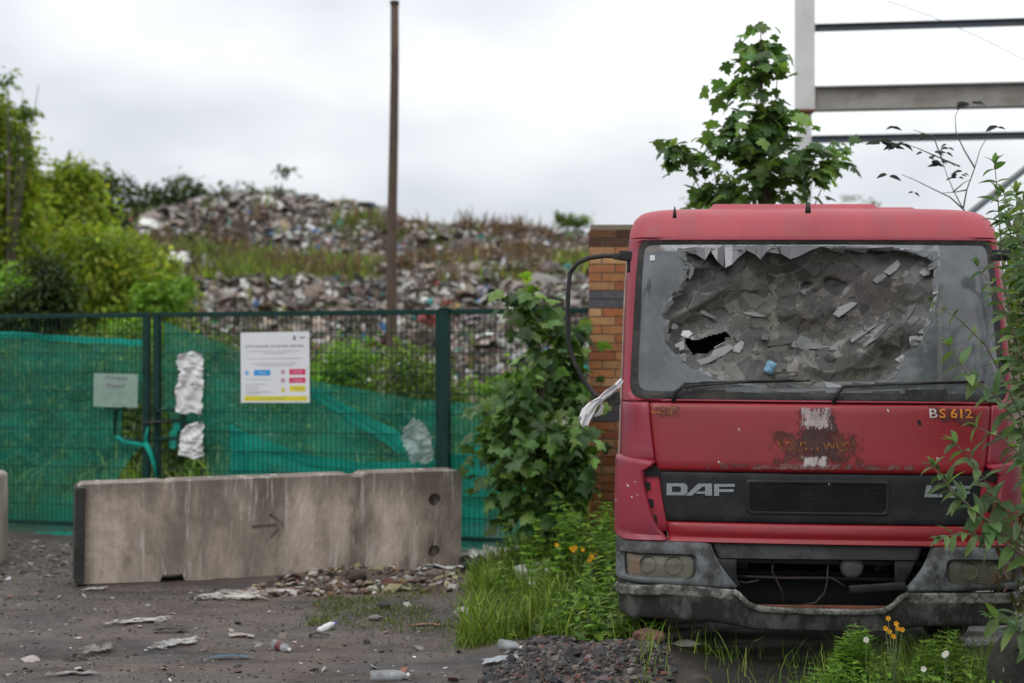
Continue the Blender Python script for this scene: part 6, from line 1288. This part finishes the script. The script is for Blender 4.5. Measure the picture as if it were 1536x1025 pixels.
def sheet_item(name, px, py, w, d, c, label, amp=.008, rot=0, cat='litter', nx=22, ny=12, lift=.006, mat=None, ragged=.25):
    """a crumpled flat scrap lying on the ground; w, d in metres"""
    p = G(px, py); V = []; cs, sn = math.cos(rot), math.sin(rot); sd = px * .37 + py
    for j in range(ny + 1):
        for i in range(nx + 1):
            u, v = i / nx - .5, j / ny - .5; r = 1 + ragged * float(fbm(math.atan2(v, u) * 1.6 + 9, sd, 3)) * 2
            X, Yy = u * w * r, v * d * r; xx, yy = X * cs - Yy * sn, X * sn + Yy * cs
            z = float(gh(p.x + xx, p.y + yy)) - p.z + lift + amp * (1 + 1.6 * float(fbm(u * w * 14 + sd, v * d * 14, 5, 3))) + amp * .8 * abs(float(vn(u * 9 + sd, v * 7, 2)))
            V.append((xx, yy, max(z, float(gh(p.x + xx, p.y + yy)) - p.z + .003)))
    idx = np.arange((nx + 1) * (ny + 1)).reshape(ny + 1, nx + 1); Q = np.stack([idx[:-1, :-1], idx[:-1, 1:], idx[1:, 1:], idx[1:, :-1]], -1).reshape(-1, 4)
    me_ = fast(np.array(V), Q, smooth=True); ea = me_.attributes.new('edge', 'FLOAT', 'POINT'); ea.data.foreach_set('value', [.42 + .22 * min(1, 3 * min(i / nx, 1 - i / nx, j / ny, 1 - j / ny)) for j in range(ny + 1) for i in range(nx + 1)])
    if mat is None and name in ('paper_scrap', 'wrapper', 'blue_strip'): mat = decal(name + '_mat', tuple(q * .9 for q in c), .55, 13, .75, .4)
    o = put(name, me_, mat or pmat(name + '_mat', tuple(q * .72 for q in c), .7, .4, 9, .3, dirt=(.08, .065, .055), damt=.8, dscale=9)); o.location = p; thick(o, .002); return tag(o, label, cat)
sheet_item('plastic_sheet', 345, 900, .62, .40, (.40, .36, .33), 'flattened pale plastic sheet on the mud below the cast arrow', .012, .1, nx=26, ny=16, mat=decal('muddy_plastic', (.42, .38, .34), .57, 11, .5, .4))
sheet_item('plastic_sheet', 410, 892, .50, .26, (.40, .36, .33), 'second muddy plastic sheet right of the flattened one', .010, -.1, nx=22, ny=12, mat=bpy.data.materials['muddy_plastic'])
sheet_item('paper_scrap', 205, 938, .42, .20, (.42, .39, .36), 'torn strip of pale paper left of the centre of the mud', .008, .1); sheet_item('paper_scrap', 268, 968, .30, .16, (.36, .35, .33), 'crumpled grey-white scrap in the foreground mud', .010, .3)
sheet_item('card_scrap', 362, 958, .16, .07, (.50, .44, .38), 'flat cream piece of card lying by itself', .004, 0, lift=.006, ragged=.1); sheet_item('paper_scrap', 112, 1012, .34, .10, (.27, .25, .24), 'pale streak of trodden paper near the bottom left', .006, 0)
sheet_item('paper_scrap', 140, 888, .20, .06, (.45, .43, .44), 'white strip of paper by the left foot of the barrier', .01, 0); sheet_item('blue_strip', 345, 988, .32, .07, (.06, .17, .27), 'blue plastic strip lying in the mud', .008, .15)
sheet_item('wrapper', 142, 975, .22, .12, (.25, .22, .19), 'crumpled beige wrapper casting a dark hollow', .022, .3); sheet_item('black_scrap', 118, 984, .16, .06, (.01, .01, .01), 'black plastic scrap beside the beige wrapper', .012, 0)
sheet_item('black_scrap', 258, 952, .2, .05, (.015, .014, .013), 'thin black scrap above the grey-white one', .012, 0); sheet_item('paper_scrap', 640, 942, .28, .06, (.34, .15, .11), 'pinkish red strip left of the pale stone', .006, 0)
sheet_item('white_board', 664, 868, .30, .24, (.60, .57, .54), 'white board fragment leaning at the right foot of the barrier', .025, .3, nx=6, ny=5, mat=M['foam'], lift=.03); sheet_item('white_board', 592, 868, .16, .12, (.55, .5, .47), 'small white fragment in the rubble below the barrier', .02, 0, mat=M['foam'])
sheet_item('white_board', 640, 872, .13, .10, (.55, .5, .47), 'small white fragment next to the leaning board', .02, .4, mat=M['foam'])
sheet_item('white_sack', 722, 850, .44, .42, (.58, .57, .55), 'crumpled dirty white sack at the right end of the barrier', .07, .2, 'sack', 22, 18, .02, M['foam'], .2); sheet_item('white_sack', 752, 836, .30, .3, (.5, .49, .47), 'smaller white sack half hidden in the grass', .05, 0, 'sack', 16, 12, .02, M['foam'], .2)
sheet_item('pale_sack', 826, 892, .34, .2, (.50, .45, .38), 'torn cream sack in the grass below the white lid', .045, .1, 'sack', 18, 12, .03, M['foam']); sheet_item('foil_tray', 752, 1008, .20, .09, (.50, .54, .58), 'flattened whitish tray on the gravel at the bottom edge', .012, .1)
sheet_item('plastic_strip', 984, 980, .05, .03, (.5, .48, .45), 'tiny white strip at the lorry end of the gravel', .02, .6, lift=.03)
# shallow white plastic tub lying open
p = G(815, 876); o = empty('plastic_tub', p, (R_(8), R_(-4), .15), 'white plastic tub lying in the grass with a dark opening', 'tub'); b = MB(); n = 28
prof = [(.30, .015), (.33, .10), (.345, .135), (.33, .142), (.16, .138), (.14, .125), (.12, .03), (0, .025)]
b.add([(r * math.cos(6.2832 * k / n) * 1.0 + (.10 if r < .2 else 0), r * .62 * math.sin(6.2832 * k / n), z) for r, z in prof for k in range(n)], [(i * n + k, i * n + (k + 1) % n, (i + 1) * n + (k + 1) % n, (i + 1) * n + k) for i in range(len(prof) - 1) for k in range(n)])
b.build('shell', pmat('grubby_white_plastic', (.46, .46, .43), .6, .2, 5, .2, dirt=(.18, .18, .12), damt=.7, dscale=5), o, True); MB().lathe([(.0, .035), (.115, .035)], 20).build('inside', M['void'], o); o.children[1].location = (.10, 0, 0); o.children[1].scale = (1, .62, 1)
# bottles
def bottle(px, py, L, r, yaw, body, cap, label, tip=0, lower=None):
    L *= .88; r *= .86; p = G(px, py, r * .75); o = empty('bottle', p, (0, R_(tip), yaw), label, 'bottle'); Mx = Matrix.Rotation(R_(90), 4, 'Y')
    MB().lathe([(0, -L / 2), (r * .85, -L / 2), (r, -L * .45), (r * .93, -L * .2), (r, 0), (r * .94, L * .15), (r, L * .22), (r * .35, L * .40), (r * .33, L * .45)], 16, Mx).build('body', body, o, True)
    MB().lathe([(0, L * .5), (r * .42, L * .5), (r * .42, L * .44), (r * .3, L * .43)], 14, Mx).build('cap', cap, o, True)
    MB().lathe([(r * 1.02, -L * .22), (r * 1.02, L * .08)], 16, Mx).build('label_band', lower or body, o, True)
clear = see_through('milky_plastic_bottle', (.42, .43, .44), .62, .35, .5, 12, None, .3, .8, .1); redb = pmat('dark_red_label', (.12, .03, .03), .5, .3, 20, 0); blueb = pmat('royal_blue', (.02, .03, .45), .5, .2, 20, 0)
bottle(423, 976, .17, .036, R_(-38), clear, M['white'], 'clear bottle with a dark red band lying on the mud', 8, redb); bottle(491, 947, .15, .028, R_(38), M['white'], blueb, 'small white bottle with a blue cap standing askew', -18, M['white'])
bottle(585, 1020, .24, .036, R_(8), clear, M['white'], 'clear bottle lying at the very bottom edge of the photo', 0, clear); bottle(766, 994, .17, .034, R_(-30), clear, M['white'], 'grey see-through bottle half in the gravel', 4, clear)
sheet_item('black_scrap', 478, 958, .14, .05, (.01, .01, .01), 'black scrap under the blue-capped bottle', .012, .2)
# stones that stand alone
def rock(px, py, s, c, label, name='stone', fl=.6):
    p = G(px, py); bm = bmesh.new(); bmesh.ops.create_icosphere(bm, subdivisions=3, radius=s / 2)
    for v in bm.verts: k = 1 + .35 * float(fbm(v.co.x / s * 2.3 + px, v.co.y / s * 2.3 + v.co.z / s * 3, 6)); v.co = Vector((v.co.x * k, v.co.y * k * .75, v.co.z * k * fl))
    me = bpy.data.meshes.new('m'); bm.to_mesh(me); bm.free(); o = put(name, me, pmat('rock_%d' % px, c, .9, .3, 18, .5)); o.location = (p.x, p.y, p.z + s * .2); return tag(o, label, name)
rock(697, 929, .16, (.36, .33, .30), 'pale flat stone at the grass edge'); rock(533, 882, .17, (.06, .042, .034), 'brown earthy lump in the rubble below the barrier'); rock(584, 886, .13, (.11, .04, .03), 'dark red brick lump right of the brown one'); rock(575, 918, .10, (.04, .045, .035), 'small dark mossy stone on the green patch')
rock(800, 958, .12, (.20, .08, .05), 'reddish brick lump among the round leaves'); rock(972, 1008, .17, (.13, .06, .045), 'dark red brick at the right end of the gravel heap'); rock(948, 993, .12, (.06, .06, .065), 'grey angular stone on top of the gravel heap'); rock(563, 935, .10, (.17, .15, .14), 'flat grey stone left of the pinkish strip', fl=.35)
rock(1030, 1006, .16, (.12, .12, .09), 'pale slab lying under the left end of the bumper', fl=.25)
# old tyre at the right
tp_ = at(1545, 0, 7.0); o = empty('tyre', (tp_.x, 7.0, .20), (R_(8), 0, R_(24)), 'dark worn tyre standing in the weeds at the bottom right corner', 'tyre')
Mx = Matrix.Rotation(R_(90), 4, 'X'); MB().lathe([(.10, -.08), (.14, -.095), (.17, -.10), (.20, -.085), (.212, -.05), (.212, .05), (.20, .085), (.17, .10), (.14, .095), (.10, .08)], 36, Mx).build('rubber_carcass', pmat('old_tyre_rubber', (.03, .028, .025), .9, .3, 14, .5, dirt=(.07, .06, .05), damt=.6, dscale=7), o, True)
MB().lathe([(.0, .0), (.09, .02), (.105, .06), (.105, -.06), (.05, -.04), (0, -.04)], 24, Mx).build('rim', M['rust'], o, True)

# like things share a group
GRP = dict(bush='bushes and shrubs around the yard', tree='trees round the site', sapling='thin saplings', weed='leafy weeds round the lorry', flowering_weed='flowers among the weeds', bottle='plastic bottles on the ground',
    concrete_barrier='concrete barriers before the gates', gate_leaf='green mesh gate leaves', debris_netting='sheets of green netting on the fence', rag='white rags', paper_scrap='paper scraps trodden into the mud', black_scrap='black plastic scraps on the mud',
    plastic_sheet='muddy plastic sheets', white_board='white board fragments by the barrier', stone='loose stones', rubbish_bundle='larger pieces on the rubbish mound', white_sack='white sacks by the barrier')
tops = [o for o in bpy.data.objects if o.parent is None and 'label' in o.keys() and 'kind' not in o.keys()]
for o in tops:
    k = o.name.split('.')[0]
    if k in GRP and sum(1 for q in tops if q.name.split('.')[0] == k) > 1: o['group'] = GRP[k]
